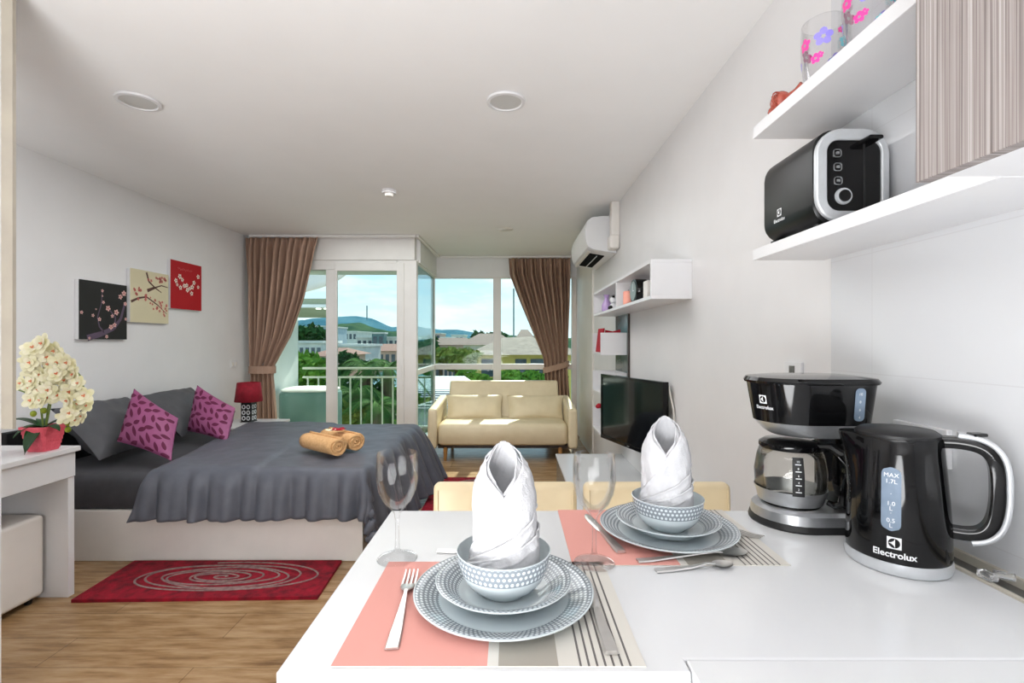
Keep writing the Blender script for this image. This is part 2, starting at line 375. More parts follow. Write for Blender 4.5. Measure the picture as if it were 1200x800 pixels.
def pillow(corners, thick, n=16, pinch=.07, seed=0, wr=.006, p=.42, leaves=False):
    A, B, C, D = [Vector(c) for c in corners]
    nrm = ((B-A).cross(D-A)+(B-C).cross(D-C)*-1).normalized(); nrm = (B-A).cross(D-A).normalized()
    mb = MB()
    def fn(sg):
        def g(a, b):
            u, v = a*2-1, b*2-1
            uu = u*(1-pinch*(1-v*v)); vv = v*(1-pinch*(1-u*u))
            s, t = (uu+1)/2, (vv+1)/2
            P = A*(1-s)*(1-t)+B*s*(1-t)+C*s*t+D*(1-s)*t
            h = ((max(0, 1-u*u))*(max(0, 1-v*v)))**p*thick/2
            nz = noise.noise(P*9+Vector((seed, 0, 0)))*wr*min(1, h/thick*6)
            return P+nrm*(sg*h+nz)
        return g
    mb.grid(fn(1), n, n); mb.grid(fn(-1), n, n)
    if leaves:
        rnd = random.Random(seed)
        for sg in (1, -1):
            g = fn(sg); cl = lambda q: min(.985, max(.015, q))
            for i in range(7):
                for j in range(5):
                    cu, cv = (i+.5)/7+rnd.uniform(-.02, .02), (j+.5+(.5 if i % 2 else 0)-.25)/5+rnd.uniform(-.03, .03)
                    an = 1.2+(.75 if (i+j) % 2 else -.75)+rnd.uniform(-.3, .3); L, wd = .105*rnd.uniform(.85, 1.1), .040
                    def at(t, k):
                        x = L*(t-.5)*2*.9; y = wd*k*math.sin(PI*t)**.8*(1.15-.3*t)
                        u, v = cl(cu+x*math.cos(an)-y*math.sin(an)), cl(cv+x*math.sin(an)+y*math.cos(an))
                        return g(u, v)+nrm*sg*.0016
                    for q in range(8):
                        for k0, k1 in ((-1, 0), (0, 1)):
                            mb.poly([at(q/8, k0), at((q+1)/8, k0), at((q+1)/8, k1), at(q/8, k1)], 1)
    return mb

# ------------------------------------------------------------------ room shell
XL, XR, ZC = -2.97, .905, 2.46
YD, YB = 5.5, 6.83          # door plane, bay window plane
mb = MB(); mb.box(XL-.15, XR+.15, -1.7, YD+.06, -.12, 0); mb.box(-1.16, XR+.15, YD+.06, YB+.1, -.12, 0)
o = mb.build('floor', 'floor', local=True); struct(o)
mb = MB(); mb.box(XL-.15, XR+.15, -1.7, YD+.06, ZC, ZC+.15); mb.box(-1.16, XR+.15, YD+.06, YB+.1, ZC, ZC+.15)
struct(mb.build('ceiling', 'ceil', local=True))
struct(MB().box(XL-.15, XL, -1.7, YD+.06, 0, ZC).build('wall_left', 'wall', local=True))
struct(MB().box(XR, XR+.15, -1.7, YB+.1, 0, ZC).build('wall_right', 'wall_right', local=True))
struct(MB().box(XL-.15, XR+.15, -1.85, -1.7, -.12, ZC+.15).build('wall_behind', 'wall', local=True))
struct(MB().box(XL, -1.10, YD-.04, YD+.10, 2.20, ZC).build('wall_above_door', 'upvc', local=True))
struct(MB().box(-1.10, XR, YB-.04, YB+.10, 2.19, ZC).build('wall_above_bay', 'wall', local=True))
struct(MB().box(-1.16, -1.06, YD+.10, YB-.04, 2.19, ZC).build('wall_bay_return', 'wall', local=True))
# kitchen tiling on the right wall
struct(MB().box(XR-.012, XR, -1.7, 1.354, .8, ZC).build('trim_1', 'tile', local=True))
# pilaster between window and media wall
struct(MB().box(XR-.02, XR, 5.34, 6.35, 0, ZC).build('trim_2', 'offwhite', local=True))
# closet partition end and its grey board at the far left
struct(MB().box(-1.95, -1.689, 1.50, 1.60, 0, ZC).build('wall_closet', 'white', local=True))
struct(MB().box(-1.95, -1.652, 1.60, 1.612, .99, ZC).build('trim_3', noisy('taupe_board_edge', rgb(168, 160, 146), rgb(160, 152, 140), 8, .6), local=True))

# ------------------------------------------------------------------ balcony door
d = struct(thing('door_1', '', None, (-2.0, YD, 0)))
mb = MB()
z0, z1 = .0, 2.20
mb.box(XL, -1.30, YD-.03, YD+.05, 2.09, 2.199)      # head
mb.box(XL, -2.80, YD-.03, YD+.05, .08, 2.09); mb.box(-2.105, -1.995, YD-.03, YD+.05, .08, 2.09); mb.box(-1.30, -1.08, YD-.031, YD+.06, 0, 2.199)
mb.box(XL, -1.30, YD-.03, YD+.05, 0, .08)
mb.build('door_frame', 'upvc', d, bevel=.006)
mb = MB()
mb.ring([(-1.995, YD-.015, .08), (-1.22, YD-.015, .08), (-1.22, YD-.015, 2.165), (-1.995, YD-.015, 2.165)],
        [(-1.972, YD-.015, .16), (-1.30, YD-.015, .16), (-1.30, YD-.015, 2.075), (-1.972, YD-.015, 2.075)], (0, -.035, 0))
sash = mb.build('door_sash', 'upvc', d, bevel=.006)
MB().box(-1.235, -1.215, YD-.075, YD-.055, .78, 1.02).build('door_handle', 'upvc', sash, bevel=.006)
MB().box(-2.80, -2.105, YD+.005, YD+.011, .08, 2.09).build('glass_pane', 'pane', d)
MB().box(-1.972, -1.30, YD-.03, YD-.024, .16, 2.075).build('glass_pane', 'pane', d)
# ------------------------------------------------------------------ bay windows
w = struct(thing('window_1', '', None, (-.1, YB, 0)))
mb = MB()
mb.box(-1.14, XR, YB-.03, YB+.05, 2.17, 2.23); mb.box(-1.14, XR, YB-.03, YB+.05, .0, .09)
mb.box(-1.14, -1.09, YB-.02, YB+.04, .09, 2.17); mb.box(-.265, -.155, YB-.03, YB+.05, .09, 2.17); mb.box(.84, XR, YB-.03, YB+.05, .09, 2.17)
mb.box(-1.09, -.265, YB-.028, YB+.045, .885, .965); mb.box(-.155, .84, YB-.028, YB+.045, .885, .965)
mb.build('window_frame', 'upvc', w, bevel=.005)
for x0, x1 in ((-1.09, -.265), (-.155, .84)):
    for a, b in ((.09, .885), (.965, 2.17)):
        MB().box(x0, x1, YB, YB+.006, a, b).build('glass_pane', 'pane', w)
w = struct(thing('window_2', '', None, (-1.10, 6.15, 0)))
mb = MB()
mb.box(-1.13, -1.08, YD+.06, YB-.02, 2.17, 2.22); mb.box(-1.13, -1.08, YD+.06, YB-.02, 0, .07); mb.box(-1.125, -1.085, YD+.06, YB-.02, .89, .955)
mb.build('window_frame', 'upvc', w, bevel=.004)
MB().box(-1.107, -1.101, YD+.06, YB-.02, .07, 2.17).build('glass_pane', 'pane_side', w)
# curtain track
mb = MB(); mb.box(-2.9, -1.06, YD-.17, YD-.14, ZC-.03, ZC-.002)
tag(mb.build('curtain_track', 'upvc', bevel=.004), 'white curtain track on the ceiling above the balcony door', 'curtain track')
mb = MB(); mb.prism([(-1.055, YD-.17, ZC-.03), (-1.025, YD-.17, ZC-.03), (-.985, YB-.19, ZC-.03), (-1.015, YB-.16, ZC-.03)], (0, 0, .028)); mb.box(-1.0, .82, YB-.19, YB-.16, ZC-.03, ZC-.002)
tag(mb.build('curtain_track', 'upvc', bevel=.004), 'white angled curtain track above the bay window', 'curtain track')

# ------------------------------------------------------------------ curtains
def curtain(label, yc, edges, top, tie_h, nf, tie_rng, side):
    """edges: list of (height, x0, x1) from top to bottom"""
    xm = (edges[-1][1]+edges[-1][2])/2
    root = thing('curtain', label, 'curtain', (xm, yc, 0))
    def at(h):
        for (ha, a0, a1), (hb, b0, b1) in zip(edges, edges[1:]):
            if h >= hb:
                t = (ha-h)/(ha-hb); return a0+(b0-a0)*t, a1+(b1-a1)*t
        return edges[-1][1:]
    mb = MB()
    def fn(u, v):
        h = top-(top-edges[-1][0])*v; x0, x1 = at(h); wd = x1-x0
        hd = top-h; ph = 2*PI*nf*u+1.2*math.sin(5*u+1.5*v)
        A = min(.055, wd*.62/nf*1.5)*(1.0 if hd > .16 else .45+.55*hd/.16)
        x = x0+wd*u+.010*math.sin(ph*.5+2*h)
        return (x, yc+A*math.sin(ph)+.012*noise.noise(Vector((u*9, h*2, side))), h)
    mb.grid(fn, nf*12, 44)
    mb.build('drape', 'curtain', root, smooth=True, angle=80, solid=.003)
    # tie band wraps round the gathered cloth
    mb = MB(); x0, x1 = tie_rng; cx, hw = (x0+x1)/2, (x1-x0)/2+.012
    loops = []
    for k in range(24):
        a = 2*PI*k/24; x = cx+hw*math.cos(a); y = yc+.085*math.sin(a); dz = (.05*side)*math.cos(a)
        loops.append((x, y, tie_h+dz))
    mb.ring([(p[0], p[1], p[2]-.04) for p in loops], [(cx+(p[0]-cx)*.96, yc+(p[1]-yc)*.94, p[2]-.04) for p in loops], (0, 0, .08))
    mb.build('tieback', 'curtain', root, smooth=True)
    MB().tube([(cx+side*hw, yc, tie_h+.05), (cx+side*(hw+.02), yc+.03, tie_h+.07), (cx+side*(hw+.02), yc+.08, tie_h+.07)], .006).build('tieback_hook', 'steel', root)
    return root
Yc = YD-.16
curtain('long taupe curtain tied back beside the balcony door', Yc,
        [(ZC-.035, -2.93, -2.14), (2.1, -2.92, -2.20), (1.75, -2.91, -2.28), (1.35, -2.90, -2.42), (1.0, -2.89, -2.62), (.9, -2.88, -2.63), (.5, -2.90, -2.60), (.03, -2.91, -2.58)], ZC-.035, .97, 11, (-2.89, -2.62), 0)
Yc = YB-.17
curtain('long taupe curtain tied back at the bay window by the sofa', Yc,
        [(ZC-.035, -.035, .79), (2.2, -.02, .79), (1.8, .13, .79), (1.4, .29, .78), (1.05, .43, .775), (.9, .44, .775), (.5, .46, .80), (.03, .46, .81)], ZC-.035, .93, 13, (.44, .775), 1)

# ------------------------------------------------------------------ ceiling fittings
def downlight(x, y, label):
    t = thing('downlight', label, 'ceiling light', (x, y, ZC-.014), 0, 'recessed ceiling downlights')
    mb = MB(); mb.lathe([(.078, .012), (.096, .012), (.094, .002), (.08, 0), (.076, .006)], (0, 0, 0), 40, cap=False)
    mb.build('trim_ring', 'white', t, local=True, smooth=True)
    MB().lathe([(.078, .006), (.078, .012)], (0, 0, 0), 40).build('lamp_disc', 'diffuser', t, local=True)
downlight(-1.83, 2.37, 'round recessed ceiling downlight over the bed and desk side')
downlight(-.03, 2.37, 'round recessed ceiling downlight above the dining table')
t = thing('smoke_detector', 'small white dome smoke detector on the ceiling', 'smoke detector', (-.96, 3.78, ZC-.05))
MB().lathe([(.0, .0), (.028, .002), (.034, .012), (.034, .026)], (0, 0, 0), 28).build('sensor', 'offwhite', t, local=True, smooth=True)
MB().lathe([(.052, .026), (.056, .034), (.056, .05)], (0, 0, 0), 28).build('base', 'white', t, local=True, smooth=True)
tag(MB().lathe([(.075, 0), (.085, .006), (.085, .01)], (-.07, 5.07, ZC-.011), 28).build('ceiling_cap', 'offwhite', smooth=True), 'small round blanking plate on the ceiling near the bay window', 'ceiling plate')

# ------------------------------------------------------------------ canvases
def blossom(mb, cy, cz, s, mp, mc, X, rot=0):
    for k in range(5):
        a = rot+2*PI*k/5
        pts = []
        for j in range(8):
            b = 2*PI*j/8; px = .62+.40*math.cos(b); py = .34*math.sin(b)
            pts.append((X, cy+s*(px*math.cos(a)-py*math.sin(a)), cz+s*(px*math.sin(a)+py*math.cos(a))))
        mb.poly(pts, mp)
    mb.poly([(X+.0006, cy+s*.22*math.cos(2*PI*j/6), cz+s*.22*math.sin(2*PI*j/6)) for j in range(6)], mc)
def ribbon(mb, pts, w0, w1, X, m):
    n = len(pts)
    for i in range(n-1):
        (a, b), (c, e) = pts[i], pts[i+1]; dx, dy = c-a, e-b; L = math.hypot(dx, dy); nx, ny = -dy/L, dx/L
        wa = w0+(w1-w0)*i/(n-1); wb = w0+(w1-w0)*(i+1)/(n-1)
        mb.poly([(X, a+nx*wa, b+ny*wa), (X, c+nx*wb, e+ny*wb), (X, c-nx*wb, e-ny*wb), (X, a-nx*wa, b-ny*wa)], m)
cm = {k: mat('paint_'+k, v, .6) for k, v in dict(black=rgb(26, 26, 26), cream=rgb(212, 204, 172), red=rgb(172, 16, 28), pink=rgb(222, 176, 170), rose=rgb(196, 96, 96), branch=rgb(92, 76, 96), brown=rgb(92, 62, 56), white=rgb(236, 226, 214)).items()}
def canvas(y0, y1, zb, zt, bg, label, style, seed):
    X0, X1 = XL+.001, XL+.03; rnd = random.Random(seed); mb = MB()
    t = thing('canvas_picture', label, 'picture', (XL+.015, (y0+y1)/2, zb))
    MB().box(X0, X1-.001, y0, y1, zb, zt).build('stretcher', 'white', t, bevel=.002)
    mb.poly([(X1, y0, zb), (X1, y1, zb), (X1, y1, zt), (X1, y0, zt)], 0)
    w, h = y1-y0, zt-zb; Y = lambda u: y0+u*w; Z = lambda v: zb+v*h
    Xa = X1+.0008
    if style == 0:
        ribbon(mb, [(Y(.16), Z(.02)), (Y(.45), Z(.10)), (Y(.7), Z(.2)), (Y(.86), Z(.38)), (Y(.95), Z(.66))], .022, .008, Xa, 3)
        ribbon(mb, [(Y(.5), Z(.12)), (Y(.40), Z(.22)), (Y(.36), Z(.38)), (Y(.44), Z(.62)), (Y(.46), Z(.85))], .006, .003, Xa, 3)
        ribbon(mb, [(Y(.72), Z(.22)), (Y(.74), Z(.4)), (Y(.62), Z(.52))], .007, .004, Xa, 3)
        for u, v, s in ((.46, .85, .032), (.46, .76, .02), (.48, .65, .035), (.58, .55, .06), (.76, .49, .062), (.67, .42, .04), (.05, .45, .035), (.27, .41, .035), (.4, .35, .042), (.33, .52, .02), (.64, .22, .055), (.72, .26, .05), (.85, .78, .055), (.93, .85, .06), (.96, .66, .05), (.55, .05, .04), (.97, .38, .04), (.2, .02, .03)):
            blossom(mb, Y(u), Z(v), min(s*.36, w*min(u, 1-u) if min(u, 1-u) > .03 else .012), 1, 2, Xa+.0006, rnd.random()*6)
    elif style == 1:
        ribbon(mb, [(Y(.40), Z(.97)), (Y(.46), Z(.8)), (Y(.62), Z(.7)), (Y(.8), Z(.76)), (Y(.98), Z(.74))], .009, .003, Xa, 3)
        ribbon(mb, [(Y(.62), Z(.7)), (Y(.42), Z(.62))], .010, .014, Xa, 3)
        ribbon(mb, [(Y(.02), Z(.38)), (Y(.2), Z(.46)), (Y(.4), Z(.5)), (Y(.7), Z(.36)), (Y(.95), Z(.2))], .010, .002, Xa, 3)
        ribbon(mb, [(Y(.62), Z(.7)), (Y(.8), Z(.62))], .006, .003, Xa, 3)
        for _ in range(34):
            u = rnd.uniform(.08, .95); v = .62-.42*u+rnd.uniform(-.1, .16)
            blossom(mb, Y(u), Z(v), rnd.uniform(.008, .014), 1, 2, Xa+.0006+rnd.random()*.0004, rnd.random()*6)
        for _ in range(12):
            u = rnd.uniform(.42, .95); blossom(mb, Y(u), Z(rnd.uniform(.82, .94)), rnd.uniform(.010, .016), 1, 2, Xa+.0006, rnd.random()*6)
    else:
        for u, v, s in ((.16, .58, .05), (.28, .68, .055), (.36, .62, .045), (.3, .45, .05), (.42, .5, .05), (.52, .42, .05), (.5, .52, .045), (.66, .36, .05), (.68, .5, .055), (.74, .6, .05), (.88, .52, .04), (.88, .75, .05), (.6, .46, .04), (.2, .5, .035)):
            blossom(mb, Y(u), Z(v), s*.44, 1, 2, Xa+.0004*s*20, rnd.random()*6)
        pts = [(Y(.22+.46*i/30), Z(.84+.025*math.sin(i*1.9)+.01*math.sin(i*.7))) for i in range(31)]
        ribbon(mb, pts, .0016, .0012, Xa, 3)
    pal = {0: ['black', 'pink', 'rose', 'branch'], 1: ['cream', 'rose', 'brown', 'brown'], 2: ['red', 'white', 'brown', 'rose']}[style]
    mb.build('printed_canvas', [cm[k] for k in pal], t)
canvas(3.283, 3.693, 1.295, 1.705, 'black', 'black square canvas with pink blossom branch on the left wall', 0, 3)
canvas(3.725, 4.140, 1.430, 1.848, 'cream', 'cream square canvas with dark blossom branches on the left wall', 1, 5)
canvas(4.165, 4.580, 1.568, 1.990, 'red', 'red square canvas with white blossoms on the left wall', 2, 7)
# wall sockets
def plate(name, label, cat, x0, x1, y0, y1, z0, z1, n, side):
    c = ((x0+x1)/2, (y0+y1)/2, z0); t = thing(name, label, cat, c)
    MB().box(x0, x1, y0, y1, z0, z1).build('plate', 'white', t, bevel=.002)
    for k in range(n):
        yc = y0+(y1-y0)*(k+.5)/n; xs = x1 if side > 0 else x0
        MB().box(xs-.002, xs+.004*side if side > 0 else xs+.002, yc-.012, yc+.012, (z0+z1)/2-.02, (z0+z1)/2+.02).build('rocker', 'offwhite', t) if side > 0 else \
            MB().box(xs-.004, xs+.002, yc-.012, yc+.012, (z0+z1)/2-.02, (z0+z1)/2+.02).build('rocker', 'grey_recess', t)
    return t
plate('light_switch', 'small white double switch on the left wall by the curtain', 'switch', XL, XL+.009, 5.1, 5.22, 1.0, 1.08, 2, 1)
plate('wall_socket', 'small white wall socket just above the coffee maker', 'socket', XR-.010, XR, 1.50, 1.59, 1.15, 1.215, 1, -1)
plate('wall_socket', 'white double socket on the tiles behind the kettle', 'socket', XR-.024, XR-.012, .98, 1.12, 1.02, 1.10, 2, -1)

# ------------------------------------------------------------------ bed
bt = thing('bed', 'double bed with white platform and dark grey sheet', 'bed', (-1.9, 3.55, 0))
MB().box(-2.93, -.87, 2.82, 4.30, 0, .295).build('platform', 'offwhite', bt, bevel=.004)
MB().box(-2.965, -2.93, 2.80, 4.33, 0, .75).build('headboard', 'black_matte', bt, bevel=.006)
def soft_box(x0, x1, y0, y1, z0, z1, r):
    mb = MB(); cx, cy = (x0+x1)/2, (y0+y1)/2; loops = []
    for inset, z in ((r*.4, z0), (0, z0+r*.4), (0, z1-r), (r*.3, z1-r*.3), (r, z1)):
        loops.append([(cx+a, cy+b, z) for a, b in rrect(x1-x0-2*inset, y1-y0-2*inset, .06)])
    return mb.loft(loops)
soft_box(-2.92, -.88, 2.83, 4.29, .295, .505, .045).build('mattress', 'sheet', bt, smooth=True, angle=60)
# duvet
def duvet(u, v):
    b = 2.50+(4.50-2.50)*v
    a0 = -2.06-.22*max(0, b-2.82)-.25*max(0, 2.82-b)
    a = a0+(-.36-a0)*u
    da = max(0, a+.88); db = max(0, 2.81-b); dc = max(0, b-4.30)
    drop = math.sqrt(da*da+db*db+dc*dc)
    sm = drop-.05*(1-math.exp(-drop/.05)) if drop > 0 else 0
    fl = .10+.30*max(0, min(1, (b-2.82)/1.4))
    x = min(a, -.88)+.045*(1-math.exp(-da/.05))+fl*da
    y = max(2.81, min(b, 4.30))-.045*(1-math.exp(-db/.05))-.10*db+.03*(1-math.exp(-dc/.05))
    w1 = min(1, db/.12); w2 = min(1, da/.12)
    y -= w1*(.020*math.sin(a*31+2*math.sin(a*7))+.012*math.sin(a*67+1.3))*(.4+db*2.2)
    x += w2*(.026*math.sin(b*27+2*math.sin(b*6))+.01*math.sin(b*59))*(.4+da*1.8)
    z = .535-sm
    tp = max(0, 1-drop/.1)
    ln = -1.47-.10*min(1, max(0, (b-2.82)/.7))
    st = 1/(1+math.exp(max(-40, min(40, (a-ln)/.008))))
    z += tp*(.016*st+.014*noise.noise(Vector((a*2.6, b*3.2, 1)))+.006*noise.noise(Vector((a*9, b*9, 3))))
    edge = min(1, (a-a0)/.05); z -= tp*.02*(1-edge)
    y -= w1*.02*st
    cr = (db > 0 and da > 0)
    return (x, y, max(z, .03+.02*noise.noise(Vector((a*5, b*5, 0)))))
mb = MB(); mb.grid(duvet, 150, 120, uv=False)
tag(mb.build('duvet', 'duvet', smooth=True, angle=80, solid=.014, soff=1), 'rumpled charcoal duvet spread over the bed and hanging over its foot', 'duvet')
t = tag(pillow([(-2.50, 2.93, .56), (-2.52, 3.55, .56), (-2.84, 3.55, .87), (-2.82, 2.95, .87)], .19, seed=2, wr=.03).build('bed_pillow', 'pillow_grey', smooth=True, angle=80), 'dark grey bed pillow leaning by the desk end of the headboard', 'pillow')
tag(pillow([(-2.50, 3.66, .56), (-2.50, 4.24, .56), (-2.82, 4.24, .88), (-2.84, 3.64, .87)], .18, seed=5, wr=.03).build('bed_pillow', 'pillow_grey', smooth=True, angle=80), 'dark grey bed pillow on the window side of the bed', 'pillow')
tag(pillow([W(137, 517, 3.02), W(201, 540, 2.96), W(209, 490, 3.22), W(157, 455, 3.22)], .14, seed=7, pinch=.06, n=28, leaves=True).build('throw_cushion', ['magenta', 'plum'], smooth=True, angle=80), 'magenta leaf-print cushion against the pillow nearer the desk', 'cushion')
tag(pillow([W(220, 505, 3.68), W(266, 518, 3.55), W(276, 478, 3.8), W(231, 451, 3.86)], .14, seed=9, pinch=.06, n=28, leaves=True).build('throw_cushion', ['magenta', 'plum'], smooth=True, angle=80), 'magenta leaf-print cushion on the window side of the bed', 'cushion')
# towels
def towel(p0, p1, r, label):
    p0, p1 = Vector(p0), Vector(p1); ax = (p1-p0); L = ax.length; ax.normalize(); s = ax.cross(Vector((0, 0, 1))).normalized(); up = Vector((0, 0, 1))
    mb = MB(); turns = 4.2; n = 110
    def fn(u, v):
        a = u*turns*2*PI; rr = .007+(r-.007)*u
        q = rr*(1+.03*math.sin(a*3)*u)
        return p0+ax*(L*v+.004*math.sin(a*1.5))+s*math.cos(a)*q+up*(math.sin(a)*q*.92)
    mb.grid(fn, n, 8)
    tag(mb.build('rolled_towel', 'towel', smooth=True, angle=80, solid=(r/turns)*.86, soff=-1), label, 'towel', 'rolled tan towels on the bed')
towel((-1.085, 3.02, .622), (-1.37, 3.24, .622), .066, 'rolled tan towel on the duvet, the one nearer the dining table')
towel((-1.02, 3.17, .622), (-1.30, 3.40, .622), .066, 'rolled tan towel on the duvet, the one nearer the window')
t = thing('hair_flower', 'small red and white artificial flower lying on the rolled towels', 'flower', (-1.16, 3.23, .682))
def petals(mb, c, r, k, tilt, rot=0, m=0, wid=.42):
    c = Vector(c)
    for i in range(k):
        a = rot+2*PI*i/k; d = Vector((math.cos(a), math.sin(a), 0)); s = Vector((-math.sin(a), math.cos(a), 0)); up = Vector((0, 0, 1))
        pts = []
        for j in range(10):
            b = 2*PI*j/10; q = .52+.48*math.cos(b); pts.append(c+d*(r*q)+s*(r*wid*math.sin(b))+up*(r*tilt*q))
        mb.poly(pts, m)
mb = MB(); petals(mb, (0, 0, .004), .052, 5, .25); mb.build('red_petals', 'red', t, local=True, solid=.002)
mb = MB(); petals(mb, (-.05, -.005, .002), .036, 5, .3, .4); mb.build('white_petals', 'petal', t, local=True, solid=.002)

# ------------------------------------------------------------------ bedside table + lamp
t = thing('bedside_table', 'white bedside table between the bed and the curtain', 'bedside table', (-2.6, 4.68, 0))
MB().box(-2.95, -2.27, 4.40, 4.95, .465, .49).build('table_top', 'white', t, bevel=.003)
MB().box(-2.93, -2.31, 4.43, 4.93, .0, .463).build('carcass', 'offwhite', t, bevel=.003)
dr = MB().box(-2.31, -2.295, 4.44, 4.92, .27, .45).build('drawer', 'white', t, bevel=.002)
MB().tube([(-2.285, 4.62, .36), (-2.285, 4.74, .36)], .006).build('drawer_handle', 'steel', dr)
t = thing('table_lamp', 'small table lamp with crimson shade and black patterned base', 'lamp', (-2.60, 4.78, .49))
mb = MB(); mb.lathe([(.126, .20), (.103, .385)], (0, 0, 0), 36, cap=False); mb.build('lamp_shade', 'shade', t, local=True, smooth=True, solid=.003)
mb = MB(); mb.box(-.05, .05, -.05, .05, .006, .2); mb.box(-.055, .055, -.055, .055, 0, .006)
for k in range(3):
    for sx in (-1, 1):
        z = .04+.055*k; mb.ring([(sx*.022+.018*math.cos(2*PI*j/16), -.0515, z+.022*math.sin(2*PI*j/16)) for j in range(16)], [(sx*.022+.010*math.cos(2*PI*j/16), -.0515, z+.013*math.sin(2*PI*j/16)) for j in range(16)], (0, -.002, 0), 1)
        mb.ring([(.0515, sx*.022+.018*math.cos(2*PI*j/16), z+.022*math.sin(2*PI*j/16)) for j in range(16)], [(.0515, sx*.022+.010*math.cos(2*PI*j/16), z+.013*math.sin(2*PI*j/16)) for j in range(16)], (.002, 0, 0), 1)
mb.build('lamp_base', ['black_matte', 'white_paint'], t, local=True)
MB().tube([(0, 0, .2), (0, 0, .33)], .008).build('lamp_stem', 'steel', t, local=True)

# ------------------------------------------------------------------ desk, ottoman, orchid
t = thing('desk', 'white desk with a deep apron against the left wall', 'desk', (-2.58, 1.95, 0))
MB().box(-2.96, -2.20, 1.55, 2.47, .725, .75).build('desk_top', 'white', t, bevel=.003)
MB().box(-2.96, -2.215, 1.56, 2.455, .60, .722).build('apron', 'white', t, bevel=.002)
MB().box(-2.96, -2.22, 2.42, 2.455, 0, .598).build('side_panel', 'white', t, bevel=.002)
MB().box(-2.96, -2.22, 1.62, 1.655, 0, .598).build('side_panel', 'white', t, bevel=.002)
t = thing('ottoman', 'white leather cube ottoman tucked under the desk', 'stool', (-2.6, 2.16, 0))
MB().box(-2.86, -2.318, 1.84, 2.402, .03, .425).build('ottoman_body', 'offwhite', t, bevel=.02, seg=4)
for sx in (-2.82, -2.36):
    for sy in (1.88, 2.36): MB().lathe([(.014, 0), (.018, .03)], (sx, sy, 0), 12).build('foot', 'black_matte', t)

random.seed(11)
px0, py0 = -2.285, 2.36
t = thing('potted_orchid', 'white artificial orchid in a coral basket pot on the desk', 'plant', (px0, py0, .75))
mb = MB()
def sq(w, z, r=.014): return [(a, b, z) for a, b in rrect(w, w, r, 3)]
mb.loft([sq(.084, 0), sq(.088, .005), sq(.122, .108), sq(.130, .109), sq(.132, .121), sq(.122, .121), sq(.116, .107), sq(.104, .10)])
for side in range(4):
    Rm = Matrix.Rotation(side*PI/2, 4, 'Z')
    for k in range(7):
        for row in range(5):
            f0 = row/5+.02; zz = .008+f0*.096; hw = .0435+.0165*f0; x = -hw*.8+hw*1.6*k/6
            st = len(mb.v); mb.box(x-.0045, x+.0045, -hw-.003, -hw+.001, zz, zz+.013); mb.xf(st, lambda p: Rm @ p)
mb.build('basket_pot', 'pink_pot', t, local=True, bevel=.001)
MB().lathe([(.052, .098), (.042, .106), (.001, .11)], (0, 0, 0), 16).build('moss', 'bark', t, local=True, smooth=True)
def leaf(mb, base, d, L, wd, droop, m=0, n=10):
    base = Vector(base); d = Vector(d).normalized(); s = Vector((-d.y, d.x, 0)).normalized()
    def fn(u, v):
        wv = wd*math.sin(PI*min(1, u*.93+.07))**.7*(v*2-1)
        return base+Vector((d.x, d.y, 0))*L*u+Vector((0, 0, 1))*(L*(d.z*u*1.6-droop*u*u)+abs(v*2-1)*wd*.25)+s*wv
    mb.grid(fn, n, 4, m)
for dd, L, wd, dr_ in (((-1, -.1, .5), .2, .022, .55), ((.9, -.3, .35), .13, .022, .6), ((.15, -1, .45), .12, .034, 1.5), ((-.5, -.8, .5), .12, .026, 1.0), ((.7, .6, .6), .13, .024, .7), ((-.7, .6, .6), .14, .022, .7)):
    mb = MB(); leaf(mb, (0, 0, .105), dd, L, wd, dr_); mb.build('leaf', 'green', t, local=True, smooth=True, solid=.002)
stems = [[(0, 0, .1), (-.02, 0, .25), (-.05, -.01, .40), (-.02, -.02, .50), (.03, -.02, .53)],
         [(.01, 0, .1), (.04, 0, .25), (.08, -.01, .38), (.15, -.02, .42), (.20, -.02, .36), (.22, -.02, .28)],
         [(0, 0, .1), (-.01, 0, .2), (-.03, -.02, .27), (-.10, -.03, .30), (-.16, -.03, .31)],
         [(.0, .01, .1), (.02, 0, .2), (.05, -.01, .30), (.12, -.02, .30), (.17, -.03, .20), (.18, -.03, .14)]]
for s_ in stems: MB().tube(s_, .0035, 6).build('stem', 'stem', t, local=True, smooth=True)
def flower(c, r, facing):
    mb = MB(); petals(mb, (0, 0, 0), r, 5, .15, random.random()*6, 0, .40)
    petals(mb, (0, 0, .004), r*.62, 3, .45, random.random()*6, 0, .5)
    petals(mb, (0, 0, .006), r*.18, 3, .9, 1.0, 1, .4)
    q = Vector(facing).to_track_quat('Z', 'Y').to_matrix(); c = Vector(c)
    mb.xf(0, lambda p: q @ p+c)
    mb.build('flower', ['petal', 'orange'], t, local=True, solid=.0012)
fl = [(.0, .50, .045), (.05, .52, .05), (.09, .485, .048), (-.04, .49, .036), (.02, .45, .045), (.07, .42, .05), (.12, .43, .045), (-.02, .39, .04), (.03, .37, .045), (.09, .36, .05), (.15, .40, .048), (.19, .37, .045),
      (.14, .34, .045), (.20, .32, .045), (-.01, .31, .04), (.04, .30, .046), (.09, .30, .04), (.24, .27, .042), (.25, .22, .036), (.22, .17, .034), (.20, .15, .03), (.18, .25, .04), (.21, .23, .04), (.19, .19, .038), (.03, .48, .045), (.0, .43, .04), (.11, .46, .04), (.06, .455, .045), (.10, .39, .045), (.05, .335, .04), (.17, .43, .04), (.13, .375, .04), (.175, .29, .042), (.12, .27, .036), (.08, .265, .036), (.23, .33, .036), (.0, .34, .04), (-.03, .44, .03), (.0, .25, .04), (.05, .25, .042), (-.05, .33, .034), (-.12, .32, .028), (.16, .17, .034)]
for x, z, r in fl:
    flower((x, -.03-random.random()*.04, z), r*1.08, (random.uniform(-.4, .5), -1, random.uniform(-.2, .5)))
